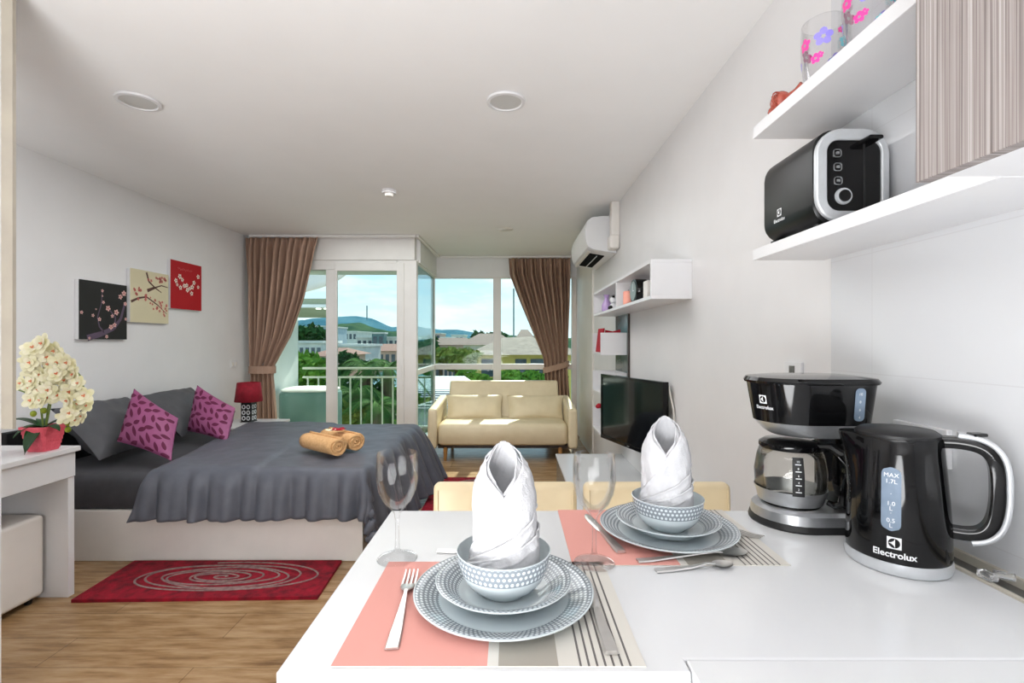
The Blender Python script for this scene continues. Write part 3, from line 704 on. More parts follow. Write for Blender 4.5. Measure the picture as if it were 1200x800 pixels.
for x, z in ((-.165, .30), (-.13, .325), (.05, .20), (.0, .185), (.165, .14), (.165, .11), (.10, .39)):
    MB().sphere((x, -.05, z), .013, 6, 0, (1, 1, 1.15)).build('bud', 'bud', t, local=True, smooth=True)

# ------------------------------------------------------------------ rugs
t_ = MB(); random.seed(4)
t_.prism([(-2.16, 2.37, 0), (-.965, 2.40, 0), (-.985, 2.80, 0), (-2.18, 2.795, 0)], (0, 0, .016), 0)
cx, cy = -1.56, 2.60
pts = []
for k in range(420):
    a = k/420*7.3*2*PI; q = .035+.93*(k/420)
    pts.append((cx+.02*math.sin(a*.5)+.535*q*math.cos(a)*(1+.04*math.sin(2.3*a)), cy+.172*q*math.sin(a)*(1+.08*math.sin(1.7*a+1)), .0175))
st = len(t_.v); t_.tube(pts, .0055, 6, 1, .6)
tag(t_.build('rug', ['rug', 'rug_line'], smooth=False), 'crimson shag rug with grey spiral rings beside the bed', 'rug')
mb = MB(); mb.box(-.68, -.02, 3.3, 4.50, 0, .018, 0)
for r_ in (.08, .14, .2, .27):
    mb.ring([(-.35+r_*math.cos(2*PI*k/40), 3.9+r_*1.9*math.sin(2*PI*k/40), .0182) for k in range(40)], [(-.35+(r_-.014)*math.cos(2*PI*k/40), 3.9+(r_-.014)*1.9*math.sin(2*PI*k/40), .0182) for k in range(40)], (0, 0, .004), 1)
tag(mb.build('rug', ['rug', 'rug_line']), 'crimson shag rug at the foot of the bed behind the chairs', 'rug')

# ------------------------------------------------------------------ sofa
t = thing('sofa', 'cream leather two-seat sofa under the bay window', 'sofa', (-.11, 5.6, 0))
mb = soft_box(-.80, .60, 5.16, 5.86, .17, .40, .05); mb.build('seat', 'sofa', t, smooth=True, angle=50)
mb = MB(); mb.prism([(-.76, 5.70, .36), (-.76, 5.88, .30), (-.76, 6.02, .80), (-.76, 5.92, .80)], (1.32, 0, 0)); mb.build('backrest', 'sofa', t, bevel=.025, seg=4, smooth=True, angle=50)
for x0, x1 in ((-.90, -.80), (.60, .70)):
    mb = MB(); mb.prism([(x0, 5.12, .14), (x0, 5.98, .14), (x0, 6.0, .62), (x0, 5.16, .56)], (x1-x0, 0, 0)); mb.build('armrest', 'sofa', t, bevel=.03, seg=4, smooth=True, angle=50)
MB().box(-.80, .60, 5.22, 5.90, .13, .172).build('sofa_base', 'bronze', t)
for x in (-.72, .52):
    for y in (5.22, 5.84): MB().loft([circ((x, y-.0, 0), .016, 12), circ((x, y+.02, .14), .026, 12)]).build('leg', 'wood_leg', t, smooth=True)
tag(pillow([W(523, 492, 5.60), W(588, 491, 5.60), W(589, 462, 5.78), W(523, 462, 5.78)], .14, seed=1, pinch=.05).build('sofa_cushion', 'sofa', smooth=True, angle=80), 'cream leather lumbar cushion at the bed end of the sofa', 'cushion')
tag(pillow([W(596, 491, 5.60), W(660, 491, 5.60), W(660, 463, 5.78), W(594, 463, 5.78)], .14, seed=3, pinch=.05).build('sofa_cushion', 'sofa', smooth=True, angle=80), 'cream leather lumbar cushion at the curtain end of the sofa', 'cushion')

# ------------------------------------------------------------------ air conditioner
t = thing('air_conditioner', 'white split air conditioner high on the right wall', 'air conditioner', (.78, 4.65, 1.98))
def acp(y): return [(.905, y, 2.04), (.70, y, 2.075), (.655, y, 2.10), (.636, y, 2.16), (.632, y, 2.25), (.648, y, 2.32), (.69, y, 2.355), (.78, y, 2.365), (.905, y, 2.365)]
MB().prism(acp(4.20), (0, .95, 0)).build('housing', 'white', t, bevel=.006, seg=2, smooth=True, angle=25)
MB().prism(acp(4.175), (0, .022, 0)).build('end_cap', 'white_gloss', t, bevel=.006, smooth=True, angle=25)
mb = MB(); mb.prism([(.70, 4.36, 2.066), (.83, 4.36, 2.046), (.83, 5.02, 2.046), (.70, 5.02, 2.066)], (0, 0, .02)); mb.build('air_outlet', 'black_deep', t)
for k in range(1):
    MB().prism([(.763, 4.37, 2.054), (.769, 4.37, 2.053), (.769, 4.99, 2.053), (.763, 4.99, 2.054)], (0, 0, -.006)).build('louvre', 'white', t)
MB().prism([(.664, 4.24, 2.076), (.690, 4.24, 2.068), (.690, 5.12, 2.068), (.664, 5.12, 2.076)], (0, 0, -.004)).build('louvre', 'offwhite', t)
t = thing('pipe_cover', 'cream pipe casing running from the air conditioner up to the ceiling', 'pipe cover', (.87, 4.11, 2.03))
MB().box(.835, .9049, 4.06, 4.145, 2.17, ZC-.002).build('duct', 'offwhite', t, bevel=.008)
MB().box(.82, .9049, 4.045, 4.172, 2.06, 2.18).build('elbow_cover', 'offwhite', t, bevel=.02, seg=3)

# ------------------------------------------------------------------ media wall
D0 = .698
t = thing('wall_shelf_unit', 'long white open wall cabinet above the television', 'shelf', (.8, 3.3, 1.494))
y0, y1, zb, zt, th = 2.43, 4.15, 1.494, 1.694, .018
mb = MB(); mb.box(D0, XR, y0, y1, zt-th, zt); mb.box(D0, XR, y0, y1, zb, zb+th); mb.box(D0, XR, y0, y0+th, zb+th, zt-th); mb.box(D0, XR, y1-th, y1, zb+th, zt-th); mb.box(D0, XR, 3.24, 3.24+th, zb+th, zt-th)
mb.build('carcass', 'white', t, bevel=.0015)
MB().box(XR-.008, XR-.001, y0+th, y1-th, zb+th, zt-th).build('back_panel', 'white', t)
struct(MB().box(XR-.012, XR, 3.735, 4.17, .5, 1.494).build('trim_4', 'glass_grey', local=True))
struct(MB().box(XR-.014, XR, 3.71, 3.735, .5, 1.494).build('trim_5', 'bronze', local=True))
def boxshelf(zb, zt, label):
    t = thing('wall_box_shelf', label, 'shelf', (.8, 3.95, zb), 0, 'white box shelves behind the television')
    mb = MB(); X1 = XR-.012; Ya, Yb = 3.76, 4.14
    mb.box(.69, X1, Ya, Ya+.018, zb, zt); mb.box(.69, X1, Yb-.018, Yb, zb, zt); mb.box(.69, X1, Ya+.018, Yb-.018, zb, zb+.018); mb.box(X1-.012, X1, Ya+.018, Yb-.018, zb+.018, zt)
    mb.build('carcass', 'white', t, bevel=.0015)
boxshelf(1.175, 1.349, 'white open box shelf with red book, below the long cabinet')
boxshelf(.86, 1.035, 'white open box shelf level with the top of the television')
boxshelf(.545, .72, 'lowest white open box shelf, with the red flower')
t = thing('red_book', 'thin crimson books fanned in the box shelf above the television', 'book', (.76, 3.95, 1.194))
mb = MB(); mb.prism([(.70, 3.83, 1.194), (.715, 3.83, 1.194), (.735, 3.83, 1.385), (.722, 3.83, 1.385)], (0, .22, 0)); mb.build('cover', 'red', t)
mb = MB(); mb.prism([(.735, 3.84, 1.194), (.86, 3.84, 1.194), (.86, 3.84, 1.375), (.80, 3.84, 1.36), (.742, 3.84, 1.372)], (0, .02, 0)); mb.build('pages', 'red', t)
t = thing('red_rose', 'artificial red rose standing in the lowest box shelf', 'flower', (.745, 4.02, .563))
for k in range(9):
    a = k*2.4; r = .012+.004*k; MB().sphere((.735+r*math.cos(a)*.8, 4.02+r*math.sin(a), .745+.004*math.sin(k)), .02, 5, 0, (1, 1, .9)).build('petal', 'red', t, smooth=True)
MB().tube([(.745, 4.02, .563), (.74, 4.02, .73)], .004, 6).build('stem', 'green', t)
# ornaments in the long cabinet
zb_ = zb+th
t = tag(MB().lathe([(.03, 0), (.04, .02), (.038, .06), (.016, .105), (.018, .125), (.026, .14)], (.755, 3.86, zb_), 24).build('vase', 'purple', smooth=True), 'small lilac vase at the far end of the long cabinet', 'vase')
t = thing('figurine', 'small black and white cat figurine beside the lilac vase', 'ornament', (.785, 3.74, zb_))
MB().sphere((.785, 3.74, zb_+.034), .034, 8, 0, (.9, .9, 1)).build('body', 'white_paint', t, smooth=True)
MB().sphere((.78, 3.73, zb_+.088), .026, 8).build('head', 'white_paint', t, smooth=True)
for dy in (-.02, .02): MB().lathe([(.012, 0), (.001, .022)], (.78, 3.73+dy, zb_+.104), 8).build('ear', 'black', t)
for dy in (-.022, .022): MB().sphere((.757, 3.73+dy, zb_+.03), .014, 6).build('paw', 'black', t, smooth=True)
t = thing('candle', 'pink pillar candle in the long cabinet beside the clock', 'candle', (.745, 3.10, zb_))
MB().lathe([(.032, 0), (.032, .085), (.026, .09)], (.745, 3.10, zb_), 24).build('wax', 'candle', t, smooth=True)
MB().tube([(.745, 3.10, zb_+.088), (.745, 3.10, zb_+.10)], .0015, 6).build('wick', 'black', t)
t = thing('mantel_clock', 'black oval table clock in the long cabinet', 'clock', (.77, 2.93, zb_))
c0 = (.755, 2.93, zb_+.073)
mb = MB(); mb.loft([circ((.735, 2.93, c0[2]), .085, 32, 'x', .073), circ((.745, 2.93, c0[2]), .092, 32, 'x', .073), circ((.80, 2.93, c0[2]), .092, 32, 'x', .073), circ((.81, 2.93, c0[2]), .085, 32, 'x', .068)]); mb.build('clock_case', 'black', t, smooth=True)
fc = MB().prism(circ((.734, 2.93, c0[2]), .070, 32, 'x', .058), (-.003, 0, 0)).build('clock_face', noisy('grey_dial', rgb(120, 134, 130), rgb(110, 124, 120), 5, .3), t)
MB().box(.7295, .7305, 2.928, 2.932, c0[2], c0[2]+.045).build('clock_hand', 'white_paint', fc); MB().box(.7295, .7305, 2.90, 2.93, c0[2]-.002, c0[2]+.002).build('clock_hand', 'white_paint', fc)
tag(MB().box(.75, .87, 2.70, 2.77, zb_, zb_+.11).build('storage_tin', 'offwhite', bevel=.006), 'cream box standing beside the black clock in the long cabinet', 'box')

# television
PA, PB = Vector((.63, 3.40, 0)), Vector((.85, 2.70, 0)); ax = (PB-PA).normalized(); nr = Vector((ax.y, -ax.x, 0)); 
if nr.x > 0: nr = -nr
t = thing('television', 'flat black television angled off the right wall', 'television', (.74, 3.05, .61))
def tvp(u, dn, z): p = PA+ax*u+nr*dn; return (p.x, p.y, z)
Lt = (PB-PA).length
def tvbox(u0, u1, n0, n1, z0, z1, nm, m, bev=.003, m2=None):
    mb = MB(); mb.prism([tvp(u0, n0, z0), tvp(u1, n0, z0), tvp(u1, n1, z0), tvp(u0, n1, z0)], (0, 0, z1-z0)); return mb.build(nm, m, t, bevel=bev)
tvbox(0, Lt, -.03, .0, .608, 1.053, 'casing', 'black')
mb = MB(); mb.ring([tvp(0, .0, .608), tvp(Lt, .0, .608), tvp(Lt, .0, 1.053), tvp(0, .0, 1.053)], [tvp(.016, .0, .634), tvp(Lt-.016, .0, .634), tvp(Lt-.016, .0, 1.037), tvp(.016, .0, 1.037)], nr*.008); mb.build('bezel', 'black', t, bevel=.002)
tvbox(.016, Lt-.016, .0, .003, .634, 1.037, 'screen', 'screen', 0)
tvbox(Lt/2-.012, Lt/2+.012, .008, .0088, .618, .623, 'maker_badge', 'silver', 0)
mb = MB(); mb.tube([tvp(Lt/2, -.03, .83), (.83, 3.16, .83), (.905, 3.16, .83)], .014, 8); mb.box(.893, .904, 3.10, 3.22, .74, .92); mb.build('wall_mount', 'black_matte', t)
(MB().tube([(.88, 2.72, 1.03), (.895, 2.68, .9), (.896, 2.66, .78), (.89, 2.65, .65), (.895, 2.62, .5), (.896, 2.63, .371)], .005, 6).build('power_cable', 'cord', t, smooth=True))
t = thing('tv_console', 'low white gloss console along the right wall below the television', 'console', (.64, 3.1, 0))
MB().box(.36, .904, 2.30, 4.0, .332, .352).build('console_top', 'white_gloss', t, bevel=.002)
MB().box(.385, .904, 2.32, 3.98, .05, .330).build('carcass', 'offwhite', t)
for k in range(3):
    ya = 2.33+k*.55; dd = MB().box(.366, .384, ya, ya+.54, .06, .322).build('drawer_front', 'glass_grey', t, bevel=.002)
for y in (2.4, 3.9): MB().box(.42, .88, y-.03, y+.03, 0, .05).build('plinth', 'bronze', t)
tag(MB().box(.63, .67, 2.36, 2.49, .3525, .37).build('remote_control', 'black_matte', bevel=.004), 'small dark remote control on the television console', 'remote')

# ------------------------------------------------------------------ dining chairs
def chair(label, x, y, w):
    t = thing('dining_chair', label, 'chair', (x, y, 0), 0, 'cream chairs at the dining table')
    mb = MB(); hw = w/2
    mb.prism([(-hw, .17, .40), (-hw, .215, .40), (-hw, .245, .855), (-hw, .20, .855)], (w, 0, 0))
    br = mb.build('backrest', 'cream', t, local=True, bevel=.018, seg=4, smooth=True, angle=50)
    for s in (-1, 1):
        MB().tube([(s*(hw-.014), .166, .44), (s*(hw-.014), .1945, .838)], .0025, 6).build('seam', 'cream', br, local=True)
    MB().box(-hw, hw, -.22, .168, .40, .48).build('seat', 'cream', t, local=True, bevel=.02, seg=4, smooth=True, angle=50)
    for sx in (-1, 1):
        for sy in (-.19, .18): MB().box(sx*(hw-.03)-.02, sx*(hw-.03)+.02, sy-.02, sy+.02, 0, .398).build('leg', 'cream', t, local=True, bevel=.003)
chair('cream leather dining chair behind the place setting nearer the bed', -.0205, 1.24, .43)
chair('cream leather dining chair behind the place setting by the coffee maker', .435, 1.24, .44)

# ------------------------------------------------------------------ table and counter
TZ = .86
t = thing('dining_table', 'white table top extending from the kitchen counter', 'table', (.26, .9, 0))
MB().prism([(-.300, .614, TZ-.04), (.228, .614, TZ-.04), (.228, .640, TZ-.04), (.823, .640, TZ-.04), (.823, 1.203, TZ-.04), (-.300, 1.203, TZ-.04)], (0, 0, .04)).build('table_top', 'white_gloss', t, bevel=.003, seg=3)
MB().box(-.20, -.14, .70, 1.15, 0, TZ-.041).build('leg', 'white', t, bevel=.003)
MB().box(.74, .80, .70, 1.15, 0, TZ-.041).build('leg', 'white', t, bevel=.003)
t = thing('kitchen_counter', 'white kitchen worktop on base cabinets in front of the tiles', 'counter', (.52, -.3, 0))
MB().box(.230, .823, -1.2, .6385, TZ-.04, TZ).build('worktop', 'white_gloss', t, bevel=.002, seg=2)
MB().box(.26, .823, -1.19, .62, .08, TZ-.041).build('carcass', 'white', t)
for k in range(4): MB().box(.242, .259, -1.18+k*.45, -1.18+k*.45+.44, .1, TZ-.06).build('cabinet_door', 'white', t, bevel=.002)
MB().box(.30, .82, -1.18, .60, 0, .08).build('plinth', 'grey_recess', t)
mb = MB(); mb.box(.832, .884, -1.2, 1.20, .80, TZ-.010, 0); mb.box(.8235, .832, -1.2, 1.20, .80, TZ+.003, 1); mb.box(.884, .8925, -1.2, 1.20, .80, TZ+.006, 1)
struct(mb.build('trim_6', ['grey_recess', 'grout'], local=True))

# ------------------------------------------------------------------ shelves and wall cabinet on the right
SB, SU = 1.512, 1.859
tag(MB().box(.69, XR-.0125, .682, 1.385, SB, SB+.03).build('wall_shelf', 'white', bevel=.0015), 'white floating shelf carrying the black toaster', 'shelf')
tag(MB().box(.69, XR-.0125, .682, 1.385, SU, SU+.033).build('wall_shelf', 'white', bevel=.0015), 'white floating shelf carrying the flowered tumblers', 'shelf')
t = thing('wall_cabinet', 'grey-brown woodgrain wall cabinet hanging beside the shelves', 'cabinet', (.73, .3, 1.51))
MB().box(.59, XR-.0125, -.6, .68, 1.512, ZC-.02).build('carcass', 'white', t)
MB().box(.568, .588, .09, .681, 1.503, ZC-.02).build('door', 'woodgrain', t, bevel=.001)
MB().box(.568, .588, -.6, .087, 1.503, ZC-.02).build('door', 'woodgrain', t, bevel=.001)

# tumblers
def tumbler(x, y, label, seed):
    rnd = random.Random(seed); zb = SU+.033; mb = MB()
    rf = lambda z: .040+.0062*min(1, (z-zb)/.12)+.003*math.sin(PI*min(1, max(0, (z-zb)/.15)))
    prof = [(.034, 0), (.039, .004)]+[(rf(zb+h), h) for h in (.02, .05, .08, .11, .14, .155)]+[(.0445-.001, .155), (.043, .11), (.040, .05), (.036, .012), (.0, .010)]
    mb.lathe(prof, (x, y, zb), 40, 0, cap=False)
    def flower2(a, h, s, m, k=5):
        fn = cyl_fn(x, y, a, rf, zb+h)
        for i in range(k):
            b = 2*PI*i/k+.3; pts = []
            for j in range(8):
                c = 2*PI*j/8; u = .6+.42*math.cos(c); v = .4*math.sin(c); pts.append(fn(s*(u*math.cos(b)-v*math.sin(b)), s*(u*math.sin(b)+v*math.cos(b)), 0))
            mb.poly(pts, m)
    a0 = math.atan2(-y, -x)
    for da, h, s, m in ((0, .10, .021, 2), (-.9, .098, .016, 1), (.75, .11, .007, 1), (1.0, .085, .014, 3), (-.35, .055, .012, 1), (-.15, .06, .008, 1), (1.0, .05, .01, 2), (-1.5, .06, .012, 2), (1.8, .1, .016, 1), (2.6, .08, .018, 2), (-2.3, .1, .016, 1), (-2.9, .05, .012, 3), (.45, .04, .009, 3)):
        flower2(a0+da, h, s, m)
    tag(mb.build('tumbler', ['tumbler', 'flowerpink', 'flowerlilac', 'flowerblue'], smooth=True), label, 'glass', 'flower-printed tumblers on the upper shelf')
tumbler(.752, 1.168, 'flower-printed tumbler beside the red ceramic ornament', 1)
tumbler(.752, 1.020, 'flower-printed tumbler in the middle of the upper shelf', 2)
tumbler(.752, .88, 'flower-printed tumbler nearest the wood cabinet, mostly out of frame', 3)
t = thing('ceramic_ornament', 'small red-brown ceramic rose ornament at the end of the upper shelf', 'ornament', (.725, 1.30, SU+.033))
zz = SU+.033
mb = MB(); mb.sphere((.722, 1.30, zz+.03), .026, 8, 0, (1, 1, 1.1)); mb.sphere((.714, 1.32, zz+.014), .015, 6); mb.sphere((.728, 1.285, zz+.012), .014, 6)
for k in range(3): mb.tube([(.722+(.006+.006*k)*math.cos(a*.5)-.016, 1.285-(.0)+ (.006+.006*k)*.3*math.cos(a*.5), zz+.032+(.006+.006*k)*math.sin(a*.5)) for a in range(13)], .0022, 5)
mb.build('rose', 'rose', t, smooth=True)
MB().tube([(.725, 1.285, zz+.03), (.735, 1.25, zz+.036), (.742, 1.235, zz+.046)], [.009, .007, .008], 8).build('tail', 'rose', t, smooth=True)

# ------------------------------------------------------------------ toaster
zt0 = SB+.03
t = thing('toaster', 'black toaster with silver end panel on the lower shelf', 'toaster', (.787, 1.245, zt0))
mb = MB(); yA, yB = 1.13, 1.37; xc, wX, hZ = .789, .168, .222; zc = zt0+.012+hZ/2
def tl(y, dw, r): return [(xc+a, y, zc+b) for a, b in rrect(wX-dw, hZ-dw, r, 6)]
mb.loft([tl(yA, .012, .05), tl(yA+.006, .0, .05), tl(yB-.02, 0, .05), tl(yB-.006, .012, .045), tl(yB, .03, .04)]); mb.build('housing', 'black_satin', t, smooth=True, angle=40)
mb = MB(); o1 = [(xc+a, yA-.012, zc+b) for a, b in rrect(wX+.002, hZ-.006, .06, 8)]; i1 = [(xc+.004+a, yA-.012, zc+b) for a, b in rrect(wX-.042, hZ-.058, .028, 8)]
mb.ring(o1, i1, (0, .014, 0)); mb.build('end_bezel', 'silver_paint', t, bevel=.004, seg=3, smooth=True, angle=50)
pn = MB().prism([(xc+.004+a, yA-.006, zc+b) for a, b in rrect(wX-.042, hZ-.058, .028, 8)], (0, .006, 0)).build('control_panel', 'black', t)
for k in range(3):
    z = zc+.052-.032*k; xb = xc-.034+.001*k
    mb = MB(); mb.ring([(xb+a, yA-.0085, z+b) for a, b in rrect(.019, .019, .006, 4)], [(xb+a, yA-.0085, z+b) for a, b in rrect(.0165, .0165, .005, 4)], (0, .003, 0)); mb.prism([(xb+a, yA-.009, z+b) for a, b in rrect(.008, .006, .001, 2)], (0, .002, 0)); mb.build('button', 'silver', pn)
kn = MB().loft([circ((xc-.020, yA-.006, zc-.048), .0195, 28, 'y'), circ((xc-.020, yA-.011, zc-.048), .0185, 28, 'y')]); kn = kn.build('dial', 'silver_paint', pn, smooth=True)
MB().prism(circ((xc-.020, yA-.0113, zc-.048), .0135, 24, 'y'), (0, -.003, 0)).build('dial_cap', 'black', kn)
MB().box(xc+.026, xc+.031, yA-.0075, yA-.005, zc-.075, zc+.075).build('lever_slot', 'black_matte', t)
mb = MB(); mb.loft([[(xc+.034+a, yA-.005-b_, zc+.078+c) for a, c in rrect(.036-b_*.1, .009, .004, 3)] for b_ in (0, .015, .032)]); mb.build('lever', 'black', t, smooth=True)
for k in (-1, 1): MB().box(xc+k*.028-.011, xc+k*.028+.011, yA+.03, yB-.035, zc+hZ/2-.004, zc+hZ/2+.0006).build('bread_slot', 'black_matte', t)
for yy in (yA+.02, yB-.03):
    for xx in (xc-.055, xc+.055): MB().box(xx-.012, xx+.012, yy-.01, yy+.01, zt0, zt0+.016).build('foot', 'black_matte', t)
mb = MB(); sxf = xc-wX/2-.0008
fnt = lambda x, y, z: (sxf-z, 1.275-x, zc-.045+y)
add_text(mb, 'Electrolux', .0125, lambda x, y, z: fnt(x, y-.020, z), 0, .0002); emblem(mb, .020, fnt, 0, 1); mb.build('maker_badge', ['white_paint', 'black'], t)
(MB().tube([(.880, 1.20, zt0+.03), (.886, 1.15, zt0+.05), (.886, 1.10, zt0+.045), (.885, 1.07, zt0+.022), (.884, 1.06, zt0+.006), (.883, 1.10, zt0+.005)], .004, 8).build('power_cord', 'black', t, smooth=True))

# ------------------------------------------------------------------ coffee maker
cx, cy = .672, 1.14
t = thing('coffee_maker', 'black drip coffee maker with glass jug on the counter', 'coffee maker', (cx, cy, TZ))
def stad(x0, x1, hw, z, n=12):
    xa, xb = x0+hw, x1-min(hw, .05); out = []
    for k in range(n+1): a = PI/2+PI*k/n; out.append((xa+hw*math.cos(a), cy+hw*math.sin(a), z))
    r = .05
    for k in range(n//2+1): a = -PI/2+PI/2*k/(n//2); out.append((x1-r+r*math.cos(a), cy-hw+r+r*math.sin(a), z))
    for k in range(n//2+1): a = PI/2*k/(n//2); out.append((x1-r+r*math.cos(a), cy+hw-r+r*math.sin(a), z))
    return out
MB().loft([stad(.568, .80, .092, TZ), stad(.566, .80, .094, TZ+.004), stad(.570, .80, .092, TZ+.016)]).build('base', 'black_matte', t, smooth=True)
MB().loft([stad(.571, .79, .091, TZ+.016), stad(.574, .79, .089, TZ+.036), stad(.585, .79, .08, TZ+.043)]).build('base_ring', 'silver', t, smooth=True)
MB().lathe([(.062, 0), (.062, .004)], (.655, cy, TZ+.043), 32).build('hot_plate', 'black', t)
MB().loft([[(a+.775, cy+b, z) for a, b in rrect(.05, .15, .02, 5)] for z in (TZ+.03, TZ+.225)]).build('column', 'black', t, smooth=True)
MB().loft([stad(.612, .80, .072, TZ+.205), stad(.60, .802, .078, TZ+.212), stad(.578, .805, .088, TZ+.236)]).build('silver_band', 'silver', t, smooth=True)
mb = MB(); mb.loft([stad(.577, .806, .0885, TZ+.236), stad(.562, .814, .097, TZ+.325)]); mb.build('water_tank', 'black', t, smooth=True)
MB().loft([stad(.557, .818, .100, TZ+.325), stad(.555, .82, .102, TZ+.330), stad(.560, .815, .098, TZ+.338), stad(.60, .79, .07, TZ+.342)]).build('lid', 'black', t, smooth=True, angle=50)
# water gauge on the camera-side flank
def flank(x, h): k = (h-.236)/.089; return cy-(.0885+.0085*k)-.001
mb = MB(); pts = [(.752+a, 0, TZ+.283+b) for a, b in rrect(.022, .072, .009, 4)]; pts = [(p[0], flank(0, p[2]-TZ), p[2]) for p in pts]; mb.prism(pts, (0, -.001, 0), 0)
for k, s_ in enumerate(('10', '8', '6', '4')):
    zz = TZ+.306-.017*k; add_text(mb, s_, .008, lambda x, y, z: (.752+x, flank(0, zz+y-TZ)-.0015, zz+y), 1)
mb.build('water_gauge', ['gauge', 'white_paint'], t)
# badge on the rounded front
mb = MB(); acx = .562+.097
def bf(x, y, z, h0=.288):
    r = .0885+.0085*((h0+y-.236)/.089)+.0008+z; a = PI+.36+x/r; xa = (.577+.0885)+((.562+.097)-(.577+.0885))*((h0+y-.236)/.089)
    return (xa+r*math.cos(a), cy+r*math.sin(a), TZ+h0+y)
emblem(mb, .019, bf, 0, 1); add_text(mb, 'Electrolux', .011, lambda x, y, z: bf(x, y-.019, z), 0, .0002); mb.build('maker_badge', ['white_paint', 'black'], t)
# jug
jx = .655; jug = thing('coffee_jug', 'glass coffee jug with black lid and handle on the coffee maker', 'jug', (jx, cy, TZ+.047))
prof = [(.0, .0), (.056, .0), (.066, .008), (.074, .04), (.0755, .07), (.070, .105), (.0635, .125)]
mb = MB(); mb.lathe(prof, (0, 0, 0), 40, cap=False); mb.build('glass_body', 'carafe', jug, local=True, smooth=True, solid=.002)
MB().lathe([(.065, .124), (.067, .128), (.066, .136), (.055, .143), (.02, .146), (.0, .146)], (0, 0, 0), 36).build('jug_lid', 'black', jug, local=True, smooth=True)
MB().lathe([(.0672, .004), (.0685, .006), (.0745, .030), (.0762, .034), (.0757, .03), (.0672, .002)], (0, 0, 0), 40, cap=False).build('metal_band', 'silver', jug, local=True, smooth=True)
hd = Vector((.62, -.785, 0))
def hp(r, z): return (hd.x*r, hd.y*r, z)
mb = MB(); mb.tube([hp(.060, .134), hp(.085, .138), hp(.108, .125), (hd.x*.116, hd.y*.116, .09), hp(.113, .05), hp(.106, .018), hp(.092, .010), hp(.078, .014)], [.010, .011, .011, .010, .010, .009, .008, .006], 10); mb.build('jug_handle', 'black', jug, local=True, smooth=True)
mb = MB(); aa = math.atan2(-cy, -jx)+.22
rfj = lambda z: .0762-.000*z if z < .075 else .0762-(z-.075)*.2
for a in range(6):
    for b in range(8):
        q = []
        for (ua, vb) in ((a, b), (a+1, b), (a+1, b+1), (a, b+1)):
            z = .03+.085*vb/8; r = rfj(z)+.0005; an = aa-.16+.32*ua/6; q.append((r*math.cos(an), r*math.sin(an), z))
        mb.poly(q, 0)
for k in range(5):
    z = .04+.015*k; 
    fn = cyl_fn(0, 0, aa, rfj, z, .0014); mb.poly([fn(-.006, -.001, 0), fn(.006, -.001, 0), fn(.006, .001, 0), fn(-.006, .001, 0)], 1)
    add_text(mb, str(2*k+2), .007, cyl_fn(0, 0, aa, rfj, z+.006, .0014), 1)
mb.build('cup_scale', ['black_matte', 'white_paint'], jug, local=True)

# ------------------------------------------------------------------ kettle
kx, ky = .735, .925
t = thing('kettle', 'black electric kettle with silver handle strip and silver base', 'kettle', (kx, ky, TZ))
hdir = Vector((.80, -.60, 0)).normalized(); ha = math.atan2(hdir.y, hdir.x)
prof = [(.022, .0800), (.03, .0812), (.08, .0805), (.13, .0775), (.18, .0735), (.215, .0705), (.238, .069), (.243, .067)]
def kr(z):
    z -= TZ
    for (a, ra), (b, rb) in zip(prof, prof[1:]):
        if z <= b: return ra+(rb-ra)*max(0, (z-a))/(b-a)
    return prof[-1][1]
MB().lathe([(.077, 0), (.081, .003), (.083, .012), (.0815, .023)], (kx, ky, TZ), 48).build('power_base', 'silver_paint', t, smooth=True)
loops = []
for h, r in prof:
    lp = []
    for k in range(64):
        a = 2*PI*k/64; d_ = math.cos(a-ha-PI); sp = max(0, d_)**14*.024*max(0, (h-.14)/.1)**1.3
        rr = r+sp; lp.append((kx+rr*math.cos(a), ky+rr*math.sin(a), TZ+h))
    loops.append(lp)
MB().loft(loops).build('body', 'black', t, smooth=True, angle=50)
MB().lathe([(.066, .243), (.066, .248), (.058, .254), (.03, .258), (.0, .259)], (kx, ky, TZ), 48).build('lid', 'black_matte', t, smooth=True)
def kp(r, z): return (kx+hdir.x*r, ky+hdir.y*r, TZ+z)
path = [(.058, .236), (.085, .238), (.112, .234), (.128, .222), (.136, .200), (.138, .16), (.136, .125), (.130, .100), (.118, .084), (.100, .077), (.074, .076)]
sd = Vector((-hdir.y, hdir.x, 0))
def spline(P, k=5):
    out = []
    for i in range(len(P)-1):
        p0, p1, p2, p3 = P[max(0, i-1)], P[i], P[i+1], P[min(len(P)-1, i+2)]
        for j in range(k):
            q = j/k; out.append(tuple(.5*(2*b+(c-a)*q+(2*a-5*b+4*c-d)*q*q+(3*b-a-3*c+d)*q**3) for a, b, c, d in zip(p0, p1, p2, p3)))
    return out+[P[-1]]
def sweep(mb, path, w, th, m=0, off=0):
    loops = []
    for i, (r, z) in enumerate(path):
        a = path[max(0, i-1)]; b = path[min(len(path)-1, i+1)]; tx, tz = b[0]-a[0], b[1]-a[1]; L = math.hypot(tx, tz); nx, nz = -tz/L, tx/L
        if True: nx, nz = (-nx, -nz) if (nx*(r-.09)+nz*(z-.155)) < 0 else (nx, nz)
        c = Vector(kp(r+nx*off, z+nz*off)); N = hdir*nx+Vector((0, 0, nz))
        loops.append([c+sd*p*w/2*2+N*q for p, q in [(x_/2, y_*th) for x_, y_ in [(1, -.3), (.85, -.5), (-.85, -.5), (-1, -.3), (-1, .3), (-.85, .5), (.85, .5), (1, .3)]]])
    mb.loft(loops, m)
mb = MB(); sweep(mb, spline(path), .026, .020); h_ = mb.build('handle', 'black', t, smooth=True, angle=50)
mb = MB(); sweep(mb, spline(path[1:-1]), .027, .009, 0, .0140); mb.build('handle_strip', 'silver_paint', h_, smooth=True, angle=50)
